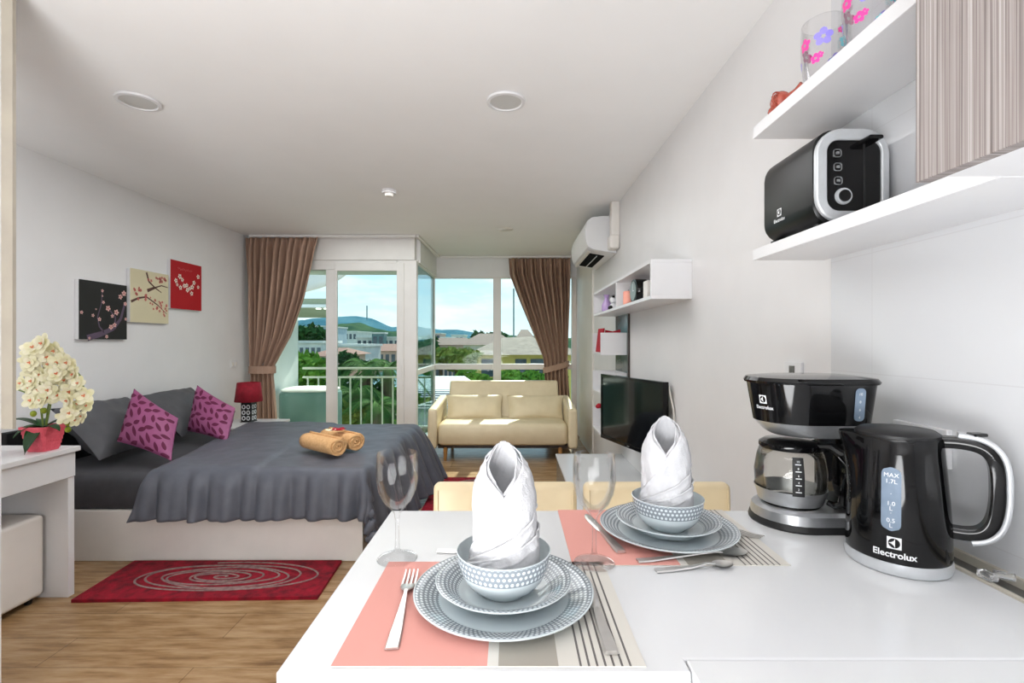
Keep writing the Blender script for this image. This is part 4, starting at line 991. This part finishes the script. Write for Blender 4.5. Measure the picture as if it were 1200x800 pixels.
MB().box(-.012, .012, -.009, .009, 0, .006).xf(0, lambda p: p+Vector(kp(.112, .252))).build('lid_button', 'black', h_, bevel=.002)
ga = math.atan2(-ky, -kx)-.10
mb = MB(); n_ = 10
def gpt(x, y): return cyl_fn(kx, ky, ga, kr, TZ+.137, .0006)(x, y, 0)
out = rrect(.029, .112, .0125, 6)
rows = 28
for i in range(rows):
    y0_, y1_ = -.056+.112*i/rows, -.056+.112*(i+1)/rows
    def hwid(y):
        e = max(0, abs(y)-(.056-.0125)); return .0145-(.0125-math.sqrt(max(0, .0125**2-e*e)))
    for s0, s1 in ((-1, -.33), (-.33, .33), (.33, 1)):
        mb.poly([gpt(s0*hwid(y0_), y0_), gpt(s1*hwid(y0_), y0_), gpt(s1*hwid(y1_), y1_), gpt(s0*hwid(y1_), y1_)], 0)
for s_, y in (('MAX', .042), ('1.7L', .031), ('.', .012), ('1.0', -.008), ('L', -.017), ('.', -.022), ('0.5', -.038), ('L', -.047)):
    add_text(mb, s_, .0105, cyl_fn(kx, ky, ga, kr, TZ+.137+y, .0012), 1)
mb.build('water_gauge', ['gauge', 'white_paint'], t)
mb = MB(); emblem(mb, .021, cyl_fn(kx, ky, ga+.06, kr, TZ+.060, .0006), 0, 1); add_text(mb, 'Electrolux', .0155, cyl_fn(kx, ky, ga+.06, kr, TZ+.039, .0006), 0, .0004); mb.build('maker_badge', ['white_paint', 'black'], t)
t = thing('cable_clip', 'clear plastic clip over the metal strip beside the kettle', 'clip', (.842, .842, TZ+.003))
MB().box(.825, .842, .835, .862, TZ+.0035, TZ+.017).build('clip_body', 'clear', t, bevel=.003); MB().tube([(.846, .85, TZ+.012), (.868, .835, TZ+.013)], .007, 10).build('clip_wing', 'clear', t, smooth=True)

# ------------------------------------------------------------------ placemats and tableware
def placemat(x0, x1, y0, y1, label):
    mb = MB(); i = mb.vs([(x0, y0, TZ+.002), (x1, y0, TZ+.002), (x1, y1, TZ+.002), (x0, y1, TZ+.002)])
    mb.face((i, i+1, i+2, i+3), 0, [(0, 0), (1, 0), (1, 1), (0, 1)])
    j = mb.vs([(x0, y0, TZ+.0003), (x1, y0, TZ+.0003), (x1, y1, TZ+.0003), (x0, y1, TZ+.0003)]); mb.face((j+3, j+2, j+1, j), 0, [(1, 1)]*4)
    for a, b in ((0, 1), (1, 2), (2, 3), (3, 0)): mb.face((j+a, j+b, i+b, i+a), 0, [(.75, 0)]*4)
    tag(mb.build('placemat', 'placemat'), label, 'placemat', 'woven coral and striped placemats')
placemat(-.234, .173, .623, .919, 'coral and striped placemat nearest the camera side of the table')
placemat(.113, .522, .905, 1.202, 'coral and striped placemat at the far table edge')
T2 = TZ+.002
def setting(x, y, who, rz):
    # flat plate
    t = thing('dinner_plate', 'large dotted grey-rimmed dinner plate, lowest of the stack '+who, 'plate', (x, y, T2), rz, 'dotted dinner plates')
    R = .143
    prof = [(.078, .0), (.082, 0), (.084, .0035), (.10, .0045), (.128, .013), (R, .0195), (R+.0012, .0215), (R-.001, .0225), (.128, .0175), (.104, .0085), (.098, .0072), (.001, .0068)]
    mm = [0]*7+[1, 1]+[0]*2; uv = [None]*7+[(108, 0, 2.0), (108, 2.0, 5.4)]+[None]*2
    MB().lathe(prof, (0, 0, 0), 108, mm, True, uv).build('plate_body', ['china', 'dots'], t, local=True, smooth=True, angle=60)
    t = thing('soup_plate', 'smaller dotted soup plate in the middle of the stack '+who, 'plate', (x, y, T2+.0076), rz, 'dotted soup plates')
    prof = [(.048, .0), (.052, 0), (.055, .003), (.075, .008), (.094, .022), (.108, .0285), (.1093, .0300), (.108, .031), (.092, .0255), (.073, .012), (.06, .0075), (.001, .006)]
    mm = [0]*7+[1, 1]+[0]*2; uv = [None]*7+[(84, 0, 2.4), (84, 2.4, 5.8)]+[None]*2
    MB().lathe(prof, (0, 0, 0), 84, mm, True, uv).build('plate_body', ['china', 'dots'], t, local=True, smooth=True, angle=60)
    t = thing('cereal_bowl', 'dotted grey and white bowl holding a napkin '+who, 'bowl', (x, y, T2+.0158), rz, 'dotted bowls')
    prof = [(.034, .0), (.038, 0), (.041, .004), (.056, .014), (.0645, .025), (.069, .036), (.0735, .050), (.0752, .064), (.0760, .066), (.0745, .067), (.072, .05), (.066, .033), (.05, .014), (.001, .008)]
    mm = [0]*5+[1, 1, 1]+[0]*5; uv = [None]*5+[(54, 0, 1.45), (54, 1.45, 3.25), (54, 3.25, 4.95)]+[None]*5
    MB().lathe(prof, (0, 0, 0), 54, mm, True, uv).build('bowl_body', ['china', 'dots'], t, local=True, smooth=True, angle=60)
setting(-.0136, .785, 'nearest the camera', .2)
setting(.338, 1.052, 'beside the coffee maker', 0)

def napkin(x, y, z, label, rot, s=1.0):
    t = thing('folded_napkin', label, 'napkin', (x, y, z), rot, 'napkins folded to a point'); H = .221*s
    # front is -Y; inner sheet is a tube with a V-shaped mouth, outer wraps cross over it
    def radx(h):
        q = h/H; return s*(.0505-.004*q if q < .52 else .0484*max(0.0, 1-((q-.52)/.495)**2.2)**.86+.001)
    def sheet(nm, a0, a1, topf, botf, dr, na=64, nh=30, hems=((.002, .0026), (.019, .0024))):
        mb = MB()
        def fn(u, v):
            a = a0+(a1-a0)*u; hb = botf(u); ht = topf(u); h = hb+(ht-hb)*v
            r = radx(h)+dr*min(1, radx(h)/.03); w = .0030*noise.noise(Vector((a*2.5, h*30, dr*900)))+.0024*noise.noise(Vector((a*8+h*60, h*20, dr*500)))
            e = ht-h; rg = sum(k*math.exp(-((e-c)/.0022)**2) for c, k in hems)
            rr = max(.001, r+w+rg); return (rr*math.sin(a), -rr*.82*math.cos(a), h)
        mb.grid(fn, na, nh); return mb.build(nm, 'napkin', t, local=True, smooth=True, angle=70, solid=.0012)
    V = .585
    sheet('back_leaf', PI*.40, PI*1.62, lambda u: H*(.93+.07*math.sin(PI*u)), lambda u: 0, -.003)
    sheet('inner_leaf', -PI*.50, PI*.50, lambda u: H*(.66+.32*abs(2*u-1)**.9), lambda u: 0, -.006)
    sheet('side_leaf', -PI*.66, PI*.10, lambda u: H*(V-.05+(1.03-V)*max(0, 1-u)**.66), lambda u: 0, 0.0)
    sheet('side_leaf', -PI*.56, PI*.62, lambda u: H*(.12+.44*(u/.45)) if u < .45 else H*(.56+.43*((u-.45)/.55)**.60), lambda u: 0, .0026)
    sheet('wrap', -PI*.52, PI*.58, lambda u: H*(.13+.46*u**1.1), lambda u: 0, .0050)
    sheet('wrap', -PI*.54, PI*.56, lambda u: H*(.11+.30*u), lambda u: 0, .0070)
    mb = MB(); mb.lathe([(.03, .004), (.042*s, .006), (.046*s, .02), (.04*s, .024)], (0, 0, 0), 24)
    mb.xf(0, lambda p: Vector((p.x*.95, p.y*.74, p.z))); mb.build('base_roll', 'napkin', t, local=True, smooth=True)
napkin(-.0136, .785, T2+.035, 'white napkin folded to a tall point in the bowl nearest the camera', 0)
napkin(.333, 1.052, T2+.035, 'white napkin folded to a tall point in the bowl by the coffee maker', -.25)

def wine(x, y, label, z=TZ):
    mb = MB()
    prof = [(.0, 0), (.036, 0), (.0385, .0012), (.037, .003), (.02, .0065), (.008, .012), (.0048, .022), (.0038, .045), (.004, .075), (.006, .088), (.013, .097), (.026, .111), (.036, .132), (.0402, .155), (.0400, .178), (.0385, .204), (.0378, .2052),
            (.0371, .204), (.0386, .178), (.0388, .155), (.0346, .133), (.025, .113), (.013, .1005), (.004, .0965), (.0, .096)]
    mb.lathe(prof, (x, y, z), 48, cap=False)
    tag(mb.build('wine_glass', 'wineglass', smooth=True, angle=60), label, 'glass', 'stemmed wine glasses')
wine(-.222, .936, 'clear wine glass at the bare corner of the table nearer the bed')
wine(.155, .912, 'clear wine glass standing between the two place settings', T2+.0003)

def cut(name, label, x0, y0, x1, y1, parts, z=T2+.0008, tilt=0):
    d_ = Vector((x1-x0, y1-y0, 0)); L = d_.length; ang = math.atan2(d_.y, d_.x)
    t = thing(name, label, name, (x0, y0, z), ang)
    if tilt: t.rotation_euler = (0, -tilt, ang)
    for nm, mb in parts(L): mb.build(nm, 'steel', t, local=True, smooth=True, angle=45)
    return t
def strip(mb, st, th=.0022, n=None):
    # st: list of (x, halfwidth, z)
    loops = [[(x, -w, z), (x, -w*.8, z-th*.3), (x, w*.8, z-th*.3), (x, w, z), (x, w*.8, z+th), (x, -w*.8, z+th)] for x, w, z in st]
    mb.loft(loops)
def fork_parts(L):
    h = MB(); strip(h, [(0, .010, .001), (.04, .0092, .001), (.09, .006, .003), (L-.085, .0032, .008), (L-.075, .0038, .008)])
    b = MB(); strip(b, [(L-.077, .004, .008), (L-.068, .009, .0065), (L-.058, .0125, .004), (L-.048, .0125, .003)])
    for k in range(4):
        yy = -.0105+.007*k; st = len(b.v); strip(b, [(L-.050, .0022, .003), (L-.02, .0018, .0025), (L, .0009, .006)], .0015); b.xf(st, lambda p: p+Vector((0, yy, 0)))
    return [('fork_handle', h), ('tines', b)]
def knife_parts(L):
    h = MB(); strip(h, [(0, .0095, .001), (.01, .0105, .001), (.06, .0088, .001), (.10, .0062, .001), (.108, .005, .001)], .004)
    b = MB(); strip(b, [(.106, .005, .001), (.12, .0085, .001), (.17, .0105, .001), (L-.02, .0095, .001), (L-.006, .006, .001), (L, .001, .001)], .0016)
    return [('knife_handle', h), ('blade', b)]
def spoon_parts(bl, bw):
    def f(L):
        h = MB(); strip(h, [(0, .0085, .001), (.03, .0078, .0012), (.07, .005, .003), (L-bl-.012, .0028, .008), (L-bl+.004, .0035, .0065)])
        b = MB()
        def g(u, v):
            a = 2*PI*v; r = u; return (L-bl/2+bl/2*r*math.cos(a)*(1), bw/2*r*math.sin(a)*(1-.12*math.cos(a)), .0012+.0045*r*r)
        b.grid(g, 6, 28)
        st = len(b.v); b.grid(lambda u, v: (g(u, v)[0], g(u, v)[1], g(u, v)[2]+.0012), 6, 28)
        return [('spoon_handle', h), ('spoon_bowl', b)]
    return f
cut('fork', 'steel fork on the coral placemat nearest the camera', -.163, .655, -.180, .872, fork_parts)
cut('knife', 'steel knife on the striped part of the placemat nearest the camera', .1335, .645, .1275, .865, knife_parts)
cut('spoon', 'steel spoon handle showing behind the stack nearest the camera', -.150, .968, .01, .955, spoon_parts(.045, .03), TZ+.0005)
cut('knife', 'steel knife on the coral part of the far placemat', .216, .955, .178, 1.165, knife_parts)
cut('spoon', 'larger steel spoon in front of the stack beside the coffee maker', .238, .918, .462, .952, spoon_parts(.058, .038), T2+.0008)
cut('spoon', 'smaller steel teaspoon lying at the front edge of the far placemat', .262, .883, .412, .903, spoon_parts(.040, .028), TZ+.0008)
cut('fork', 'steel fork poking out under the plate beside the coffee maker', .405, 1.165, .527, 1.018, fork_parts, T2+.0005)

# ------------------------------------------------------------------ balcony
struct(MB().box(XL-.15, -1.16, YD+.06, 7.0, -.16, -.04).build('balcony_floor', 'concrete', local=True))
struct(MB().box(XL-.15, XL, YD+.06, 6.72, -.16, ZC).build('wall_balcony', 'ext', local=True))
struct(MB().box(XL-.15, -1.16, YD+.10, 6.95, 2.235, 2.46).build('balcony_roof', 'ext', local=True))
t = thing('balcony_railing', 'cream metal railing with thin upright bars around the balcony', 'railing', (-2.05, 6.87, -.04))
MB().box(XL, -1.12, 6.85, 6.89, .885, .915).build('top_rail', 'metal_cream', t, bevel=.004); MB().box(XL, -1.12, 6.855, 6.885, .76, .785).build('lower_rail', 'metal_cream', t, bevel=.004); MB().box(XL, -1.12, 6.855, 6.885, .04, .065).build('bottom_rail', 'metal_cream', t)
x = -2.90
while x < -1.15:
    MB().box(x-.009, x+.009, 6.86, 6.88, -.04, .76).build('baluster', 'metal_cream', t); x += .151
t = thing('water_tank', 'rounded pale teal tank standing on the balcony', 'tank', (-2.6, 6.2, -.04))
MB().loft([[(-2.58+a, 6.22+b, z) for a, b in rrect(w_, w_*.85, w_*.3, 8)] for w_, z in ((.66, -.04), (.70, 0), (.70, .60), (.69, .63), (.64, .655))]).build('tank_body', 'tank', t, smooth=True)
MB().loft([[(-2.58+a, 6.22+b, z) for a, b in rrect(w_, w_*.85, w_*.3, 8)] for w_, z in ((.66, .656), (.66, .672), (.6, .69))]).build('tank_lid', 'ext', t, smooth=True)
# neighbouring canopy
t = thing('neighbour_canopy', 'cream curved canopy of the neighbouring building seen past the curtain', 'canopy', (-4.2, 9, 0))
mb = MB(); mb.prism([(-2.95, 8.0, 1.87), (-4.35, 12, 1.87), (-8, 12, 1.87), (-8, 8, 1.87)], (0, 0, .12)); mb.build('slab', noisy('olive_soffit', rgb(170, 176, 150), rgb(160, 166, 140), 3, .7), t)
mb = MB()
def arc(u, v):
    a = PI+PI*u*.5; return (-2.6+1.1*math.cos(a)*(1-.1*v), 8.3+.3*math.sin(a), 1.99+.62*(1-math.cos(v*PI/2))*1.0+.0+u*0)
mb.grid(lambda u, v: (-4.4+1.75*math.sin(u*PI/2), 8.1-.1*math.cos(u*PI/2), 2.0+.75*(1-v*math.cos(u*PI/2*.9))), 20, 6)
mb.build('curved_parapet', 'offwhite', t, smooth=True, solid=.08)
MB().box(-3.6, -2.98, 7.96, 8.0, 1.84, 1.89).build('edge_strip', 'ext', t)
for x in (-3.44, -3.3): MB().lathe([(.045, 0), (.045, .02)], (x, 8.6, 1.855), 14).build('soffit_light', mat('lit_soffit_lamp', (1, 1, 1, 1), emis=(1, 1, .95, 1), estr=3), t)

# ------------------------------------------------------------------ outdoors
GZ = -9.0
struct(MB().box(-400, 400, 7.5, 700, GZ-.5, GZ).build('ground', 'ground', local=True))
def ridge(name, m, Y, prof, depth):
    # prof: px heights along x; ridge falls away front and back
    mb = MB(); n = 90; xs = [p[0] for p in prof]
    def hh(x):
        for (a, b), (c, d_) in zip(prof, prof[1:]):
            if a <= x <= c: k = (x-a)/(c-a); return b+(d_-b)*k
        return prof[-1][1]
    def fn(u, v):
        px = xs[0]+(xs[-1]-xs[0])*u; top = W(px, hh(px), Y); k = math.sin(PI*v); y = Y-depth/2+depth*v
        z = GZ+(top.z-GZ)*k**.8
        z += 6*noise.noise(Vector((top.x*.02, y*.02, 0)))*k+1.8*noise.noise(Vector((top.x*.12, y*.1, 4)))*k
        return (top.x, y, z)
    mb.grid(fn, n, 14); struct(mb.build(name, m, local=True, smooth=True, angle=80))
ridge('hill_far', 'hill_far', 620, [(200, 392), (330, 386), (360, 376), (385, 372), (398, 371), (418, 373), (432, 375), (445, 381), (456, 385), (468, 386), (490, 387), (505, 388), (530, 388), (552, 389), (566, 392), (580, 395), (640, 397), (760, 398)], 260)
ridge('hill_wooded', 'hill_near', 300, [(200, 388), (330, 380), (352, 377), (372, 380), (398, 377), (415, 379), (428, 384), (440, 389), (455, 393), (480, 396), (510, 396), (560, 398), (578, 395), (600, 396), (700, 400)], 120)
tag(MB().tube([W(430, 374, 560), W(430, 358, 560)], .7, 5).build('hilltop_mast', 'b_teal'), 'thin radio mast on the distant hilltop', 'mast')
t_ = W(602, 393, 60); tag(MB().tube([(W(602, 338, 68).x, 68, GZ), (W(602, 338, 68).x, 68, W(602, 338, 68).z)], .10, 6).build('antenna_mast', 'b_teal'), 'slim tall pole rising behind the yellow house', 'mast')
def building(label, px0, px1, ptop, Y, depth, wall, rows, cols, roof=None, roof_h=0, pbot=None, pitch=None):
    a = W(px0, ptop, Y); b = W(px1, ptop, Y); t = thing('building', label, 'building', ((a.x+b.x)/2, Y+depth/2, GZ), 0)
    MB().box(a.x, b.x, Y, Y+depth, GZ, a.z).build('walls', wall, t)
    wd = b.x-a.x; fh = 3.0
    for r in range(rows):
        for c in range(cols):
            cw = wd/cols; x0 = a.x+cw*(c+.2); zt_ = a.z-.5-r*fh*.9
            MB().box(x0, x0+cw*.6, Y-.06, Y-.01, zt_-1.4, zt_).build('window', 'b_window', t)
    if roof:
        mb = MB(); o_ = .5; x0, x1, y0, y1, z0, z1 = a.x-o_, b.x+o_, Y-o_, Y+depth+o_, a.z, a.z+roof_h; ins = min((x1-x0)*.3, depth*.5)
        v_ = [(x0, y0, z0), (x1, y0, z0), (x1, y1, z0), (x0, y1, z0), (x0+ins, (y0+y1)/2, z1), (x1-ins, (y0+y1)/2, z1)]
        i = mb.vs(v_)
        for q in ((0, 1, 5, 4), (1, 2, 5), (2, 3, 4, 5), (3, 0, 4), (3, 2, 1, 0)): mb.face([i+k for k in q])
        mb.build('roof', roof, t)
    else:
        MB().box(a.x-.2, b.x+.2, Y-.2, Y+depth+.2, a.z, a.z+.3).build('parapet', 'b_white', t)
    return t
building('pale blue apartment block below the hill, seen in the narrow pane', 364, 382, 383, 110, 14, 'b_blue', 4, 3)
building('white stepped building on the slope seen in the balcony door', 399, 418, 389, 130, 14, 'b_white', 2, 4)
building('long pale block with terracotta band seen in the balcony door', 418, 480, 396, 95, 12, 'b_white', 2, 10)
building('low hotel wing with long terracotta roof seen in the balcony door', 402, 485, 411, 70, 10, 'b_pink', 1, 12, 'roof_orange', 1.0)
building('teal glass tower behind the balcony palms', 436, 450, 391, 92, 2, 'b_teal', 3, 2)
building('grey block with dark window rows seen in the narrow pane', 330, 377, 402, 55, 6, 'b_white', 3, 7)
building('pinkish house in front of the grey block', 366, 392, 417, 38, 8, 'b_pink', 1, 3, 'roof_orange', .6)
building('grey flat block behind the dark trees in the balcony door', 393, 425, 406, 58, 8, 'b_white', 3, 5)
building('pale tower at the bay corner on the horizon', 506, 516, 391, 150, 12, 'b_pink', 3, 2)
building('white tower on the horizon in the bay window', 529, 543, 393, 140, 12, 'b_white', 3, 3)
building('bluish low block on the horizon in the bay window', 517, 528, 396, 120, 10, 'b_blue', 2, 3)
building('long hotel with brown roof across the bay window', 490, 560, 404, 65, 9, 'b_pink', 2, 14, 'roof_brown', 1.0)
building('dark roofed hotel wing beside the yellow house', 543, 600, 404, 52, 10, 'b_white', 2, 8, 'roof_brown', 1.3)
building('small grey house beyond the yellow house roof', 609, 622, 395, 70, 8, 'b_blue', 1, 2, 'roof_brown', 1.2)
building('low teal roofed house below the palms', 436, 462, 452, 24, 6, 'b_white', 1, 3, 'roof_teal', .8)
building('small house with orange roof below the balcony railing', 398, 414, 440, 30, 5, 'b_white', 1, 2, 'roof_orange', .35)
# yellow house
t = thing('yellow_house', 'yellow house with a wide weathered hip roof outside the bay window', 'house', (0, 33, GZ))
MB().box(-2.3, 4.2, 30, 38, GZ, .55).build('walls', 'b_yellow', t)
mb = MB(); i = mb.vs([(-2.9, 29.2, .48), (4.8, 29.2, .48), (4.8, 38.8, .48), (-2.9, 38.8, .48), (-.6, 33.5, 1.55), (1.3, 33.5, 1.62)])
mb.face((i, i+1, i+5, i+4), 0); mb.face((i+1, i+2, i+5), 0); mb.face((i+2, i+3, i+4, i+5), 0); mb.face((i+3, i, i+4), 1); mb.face((i+3, i+2, i+1, i), 0); mb.build('roof', ['roof_tan', 'roof_brown'], t)
for x0, x1 in ((-1.9, -.9), (.2, .9), (1.15, 2.5), (2.8, 3.3)): MB().box(x0, x1, 29.93, 29.98, -.9, .2).build('window', 'b_window', t)
# pale flat roof just below
t = thing('warehouse', 'warehouse with pale ribbed metal roof directly below the bay window', 'building', (-3, 15, GZ))
rp = [(-2.35, 10.5), (.12, 10.5), (-.42, 13.3), (-2.1, 21.6), (-4.75, 21.6)]
MB().prism([(x*.98-.05, y*.98+.3, GZ) for x, y in rp], (0, 0, 8.75)).build('walls', 'b_white', t)
mb = MB(); mb.prism([(x, y, -.2-.02*(y-8)) for x, y in rp], (0, 0, .08)); mb.build('roof', 'roof_white', t)
for k in range(16):
    y = 10.7+k*.66; xa = -5.6+.0*k; xb = .10-.193*(y-10.5)
    MB().box(-.216*y-.02, xb-.1, y, y+.05, -.15-.02*(y-8), -.09-.02*(y-8)).build('roof_rib', 'roof_white', t)
# trees
def tree(name, label, px, py, Y, r, h, m, seed, n=900, ls=.22, trunk=True):
    rnd = random.Random(seed); c = W(px, py, Y); t = thing(name, label, 'tree', (c.x, Y, GZ), 0)
    mb = MB(); blobs = [(Vector((rnd.uniform(-.6, .6)*r, rnd.uniform(-.6, .6)*r, rnd.uniform(-.55, .35)*h)), rnd.uniform(.35, .6)) for _ in range(9)]
    for _ in range(n):
        b, q = rnd.choice(blobs); d_ = Vector((rnd.gauss(0, 1), rnd.gauss(0, 1), rnd.gauss(0, 1))).normalized()*q*rnd.uniform(.6, 1)
        p = c+b+Vector((d_.x*r, d_.y*r, d_.z*h)); a = Vector((rnd.gauss(0, 1), rnd.gauss(0, 1), rnd.gauss(0, .6))).normalized()*ls*rnd.uniform(.6, 1.3); s = a.orthogonal().normalized()*ls*.45
        mb.poly([p-a, p+s, p+a, p-s])
    mb.build('foliage', m, t)
    if trunk: MB().tube([(c.x, Y, GZ), (c.x+.1, Y, (GZ+c.z)/2), (c.x, Y, c.z)], [.3, .22, .12], 8).build('trunk', 'bark', t, smooth=True)
    return t
tl_ = [('bright green tree behind the balcony railing in the narrow pane', 366, 436, 14, 1.0, .9, 'leaf1', 1),
       ('bright green tree left of the first, beside the white balcony wall', 351, 440, 16, .9, .9, 'leaf4', 2),
       ('dark tree in front of the grey block', 408, 424, 36, .8, 1.0, 'leaf2', 3),
       ('dark green tree behind the palms', 427, 434, 38, 1.0, 1.2, 'leaf2', 4),
       ('broad green tree in front of the long hotel in the bay window', 535, 419, 26, 1.4, .62, 'leaf4', 5),
       ('dark green tree at the bay corner', 516, 421, 36, 1.2, .8, 'leaf2', 6),
       ('bluish green tree seen through the side glass of the bay', 496, 412, 34, 1.2, 1.9, 'leaf2', 7),
       ('light green tree below the bay transom beside the roof', 562, 447, 24.5, 1.2, 1.0, 'leaf1', 8),
       ('rounded bright bush below the yellow house', 618, 444, 17, 1.0, .55, 'leaf1', 9),
       ('green bush beside the rounded one near the curtain', 636, 448, 18, .8, .7, 'leaf2', 10),
       ('low tree beneath the balcony railing by the door post', 402, 470, 13, .9, 1.2, 'leaf2', 11),
       ('green tree low behind the railing near the door handle', 458, 468, 15, .8, .7, 'leaf1', 12),
       ('dark low tree between palm trunks', 428, 480, 12, .9, .9, 'leaf2', 13),
       ('roadside tree between hotel and hill in the bay', 572, 397, 80, 3, 1.6, 'leaf2', 14),
       ('hillside tree above the narrow pane block', 352, 392, 80, 4, 2.5, 'leaf2', 15),
       ('low tree past the side glass below the sofa arm', 497, 492, 9.5, .5, .6, 'leaf1', 16),
       ('low tree under the railing beneath the neighbour block', 374, 446, 20, 1.2, 1.2, 'leaf2', 17),
       ('yellowish shrub under the palms', 418, 495, 10.5, .5, .5, 'leaf4', 18)]
for l, px, py, Y, r, h, m, s_ in tl_: tree('tree', l, px, py, Y, r, h, m, s_, n=1100 if Y < 40 else 500, ls=.16 if Y < 20 else (.26 if Y < 40 else .7))
def palm(label, px, py, Y, L, seed):
    rnd = random.Random(seed); c = W(px, py, Y); t = thing('palm_tree', label, 'palm tree', (c.x, Y, GZ), 0, 'palms outside the balcony')
    MB().tube([(c.x+.2, Y, GZ), (c.x+.05, Y, (GZ+c.z)/2), (c.x, Y, c.z)], [.2, .16, .13], 10).build('trunk', 'bark', t, smooth=True)
    for k in range(17):
        a = 2*PI*k/17+rnd.uniform(-.15, .15); el = rnd.uniform(.2, 1.2); d_ = Vector((math.cos(a), math.sin(a), 0)); s = Vector((-d_.y, d_.x, 0)); mb = MB(); pts = []
        for j in range(13):
            q = j/12; pts.append(c+d_*L*q*math.cos(el*.6)+Vector((0, 0, 1))*(L*(math.sin(el)*q-.95*q*q)))
        mb.tube(pts, .014, 5)
        for j in range(1, 13):
            for jj in (0, .5):
                i0 = min(j, 12); p = pts[i0]*(1-jj)+pts[i0-1]*jj; tn = (pts[i0]-pts[i0-1]).normalized(); ll = L*.26*math.sin(PI*min(1, .12+.86*j/13))
                for sg in (-1, 1):
                    e = p+s*sg*ll*.8+tn*ll*.5-Vector((0, 0, ll*.35)); w_ = tn*.014; mb.poly([p-w_, p+w_, e+w_*.2, e-w_*.2])
        mb.build('frond', 'leaf3', t)
palm('palm with upright crown left of the door handle side', 430, 430, 13, 1.05, 1)
palm('palm with spreading crown nearest the door handle', 455, 432, 12, 1.05, 2)
palm('shorter palm lower down behind the railing bars', 415, 462, 11, .9, 3)
palm('low palm behind the towels beneath the railing', 442, 476, 10.5, .9, 4)

# ------------------------------------------------------------------ world, lights, camera
wd = bpy.data.worlds.new('sky'); sc.world = wd; wd.use_nodes = True; nt = wd.node_tree; nt.nodes.clear()
N = nt.nodes.new; Lk = nt.links.new
out = N('ShaderNodeOutputWorld'); bg = N('ShaderNodeBackground'); tc = N('ShaderNodeTexCoord'); sp = N('ShaderNodeSeparateXYZ'); Lk(tc.outputs['Generated'], sp.inputs[0])
rp_ = N('ShaderNodeValToRGB'); e = rp_.color_ramp.elements; e[0].position = 0; e[0].color = rgb(226, 240, 250); e[1].position = .5; e[1].color = rgb(120, 178, 226)
e.new(.10).color = rgb(196, 224, 242); e.new(.22).color = rgb(158, 204, 238); Lk(sp.outputs['Z'], rp_.inputs['Fac'])
mp = N('ShaderNodeMapping'); mp.inputs['Scale'].default_value = (1.6, 1.6, 6.5); Lk(tc.outputs['Generated'], mp.inputs[0])
ns = N('ShaderNodeTexNoise'); ns.inputs['Scale'].default_value = 2.6; ns.inputs['Detail'].default_value = 8; ns.inputs['Roughness'].default_value = .58; Lk(mp.outputs[0], ns.inputs['Vector'])
cr = N('ShaderNodeValToRGB'); cr.color_ramp.elements[0].position = .44; cr.color_ramp.elements[1].position = .66; Lk(ns.outputs['Fac'], cr.inputs['Fac'])
mx = N('ShaderNodeMixRGB'); Lk(cr.outputs['Color'], mx.inputs[0]); Lk(rp_.outputs['Color'], mx.inputs[1]); mx.inputs[2].default_value = rgb(240, 246, 252)
Lk(mx.outputs[0], bg.inputs['Color']); bg.inputs['Strength'].default_value = 1.5; Lk(bg.outputs[0], out.inputs[0])
def light(name, typ, loc, rot, energy, col=(1, 1, 1), **kw):
    l = bpy.data.lights.new(name, typ); l.energy = energy; l.color = col
    for k, v in kw.items(): setattr(l, k, v)
    o = bpy.data.objects.new(name, l); COL.objects.link(o); o.location = loc; o.rotation_euler = rot; return o
sd_ = Vector((-.12, -1, -.92))
s = light('sun_light', 'SUN', (0, 20, 20), sd_.to_track_quat('-Z', 'Y').to_euler(), 7.0, (1, .95, .86), angle=.009)
light('flash_fill_light', 'AREA', (-.7, -1.1, 2.35), (math.radians(50), 0, math.radians(-6)), 14, (.97, .985, 1), shape='RECTANGLE', size=1.8, size_y=.8)  # unseen area light behind the camera, standing in for the flash
light('bounce_lamp', 'AREA', (-.72, -.85, .72), (math.radians(158), 0, 0), 104, (.97, .985, 1), shape='DISK', size=1.5)
light('bedroom_fill_light', 'AREA', (-.9, 3.0, ZC-.02), (0, 0, 0), 30, (.97, .985, 1), shape='RECTANGLE', size=1.8, size_y=1.6)  # added fill to brighten the middle of the room, not a ceiling fitting
light('window_side_fill_light', 'AREA', (-.9, 4.7, ZC-.02), (0, 0, 0), 12, (.94, 1, .95), shape='RECTANGLE', size=2.4, size_y=.9)  # added greenish fill for the window end; no lamp hangs there
cam = bpy.data.cameras.new('camera'); cam.sensor_width = 36; cam.lens = F/1200*36; cam.clip_start = .03; cam.clip_end = 3000
co = bpy.data.objects.new('camera', cam); COL.objects.link(co); co.location = (0, 0, CH); co.rotation_euler = (PI/2, 0, 0); sc.camera = co
vs_ = sc.view_settings; vs_.view_transform = 'Standard'; vs_.look = 'None'; vs_.exposure = 0; vs_.gamma = 1; vs_.use_curve_mapping = False
sc.cycles.max_bounces = 12; sc.cycles.glossy_bounces = 10; sc.cycles.diffuse_bounces = 5; sc.cycles.transparent_max_bounces = 16; sc.cycles.transmission_bounces = 10
sc.cycles.caustics_reflective = False; sc.cycles.sample_clamp_indirect = 6
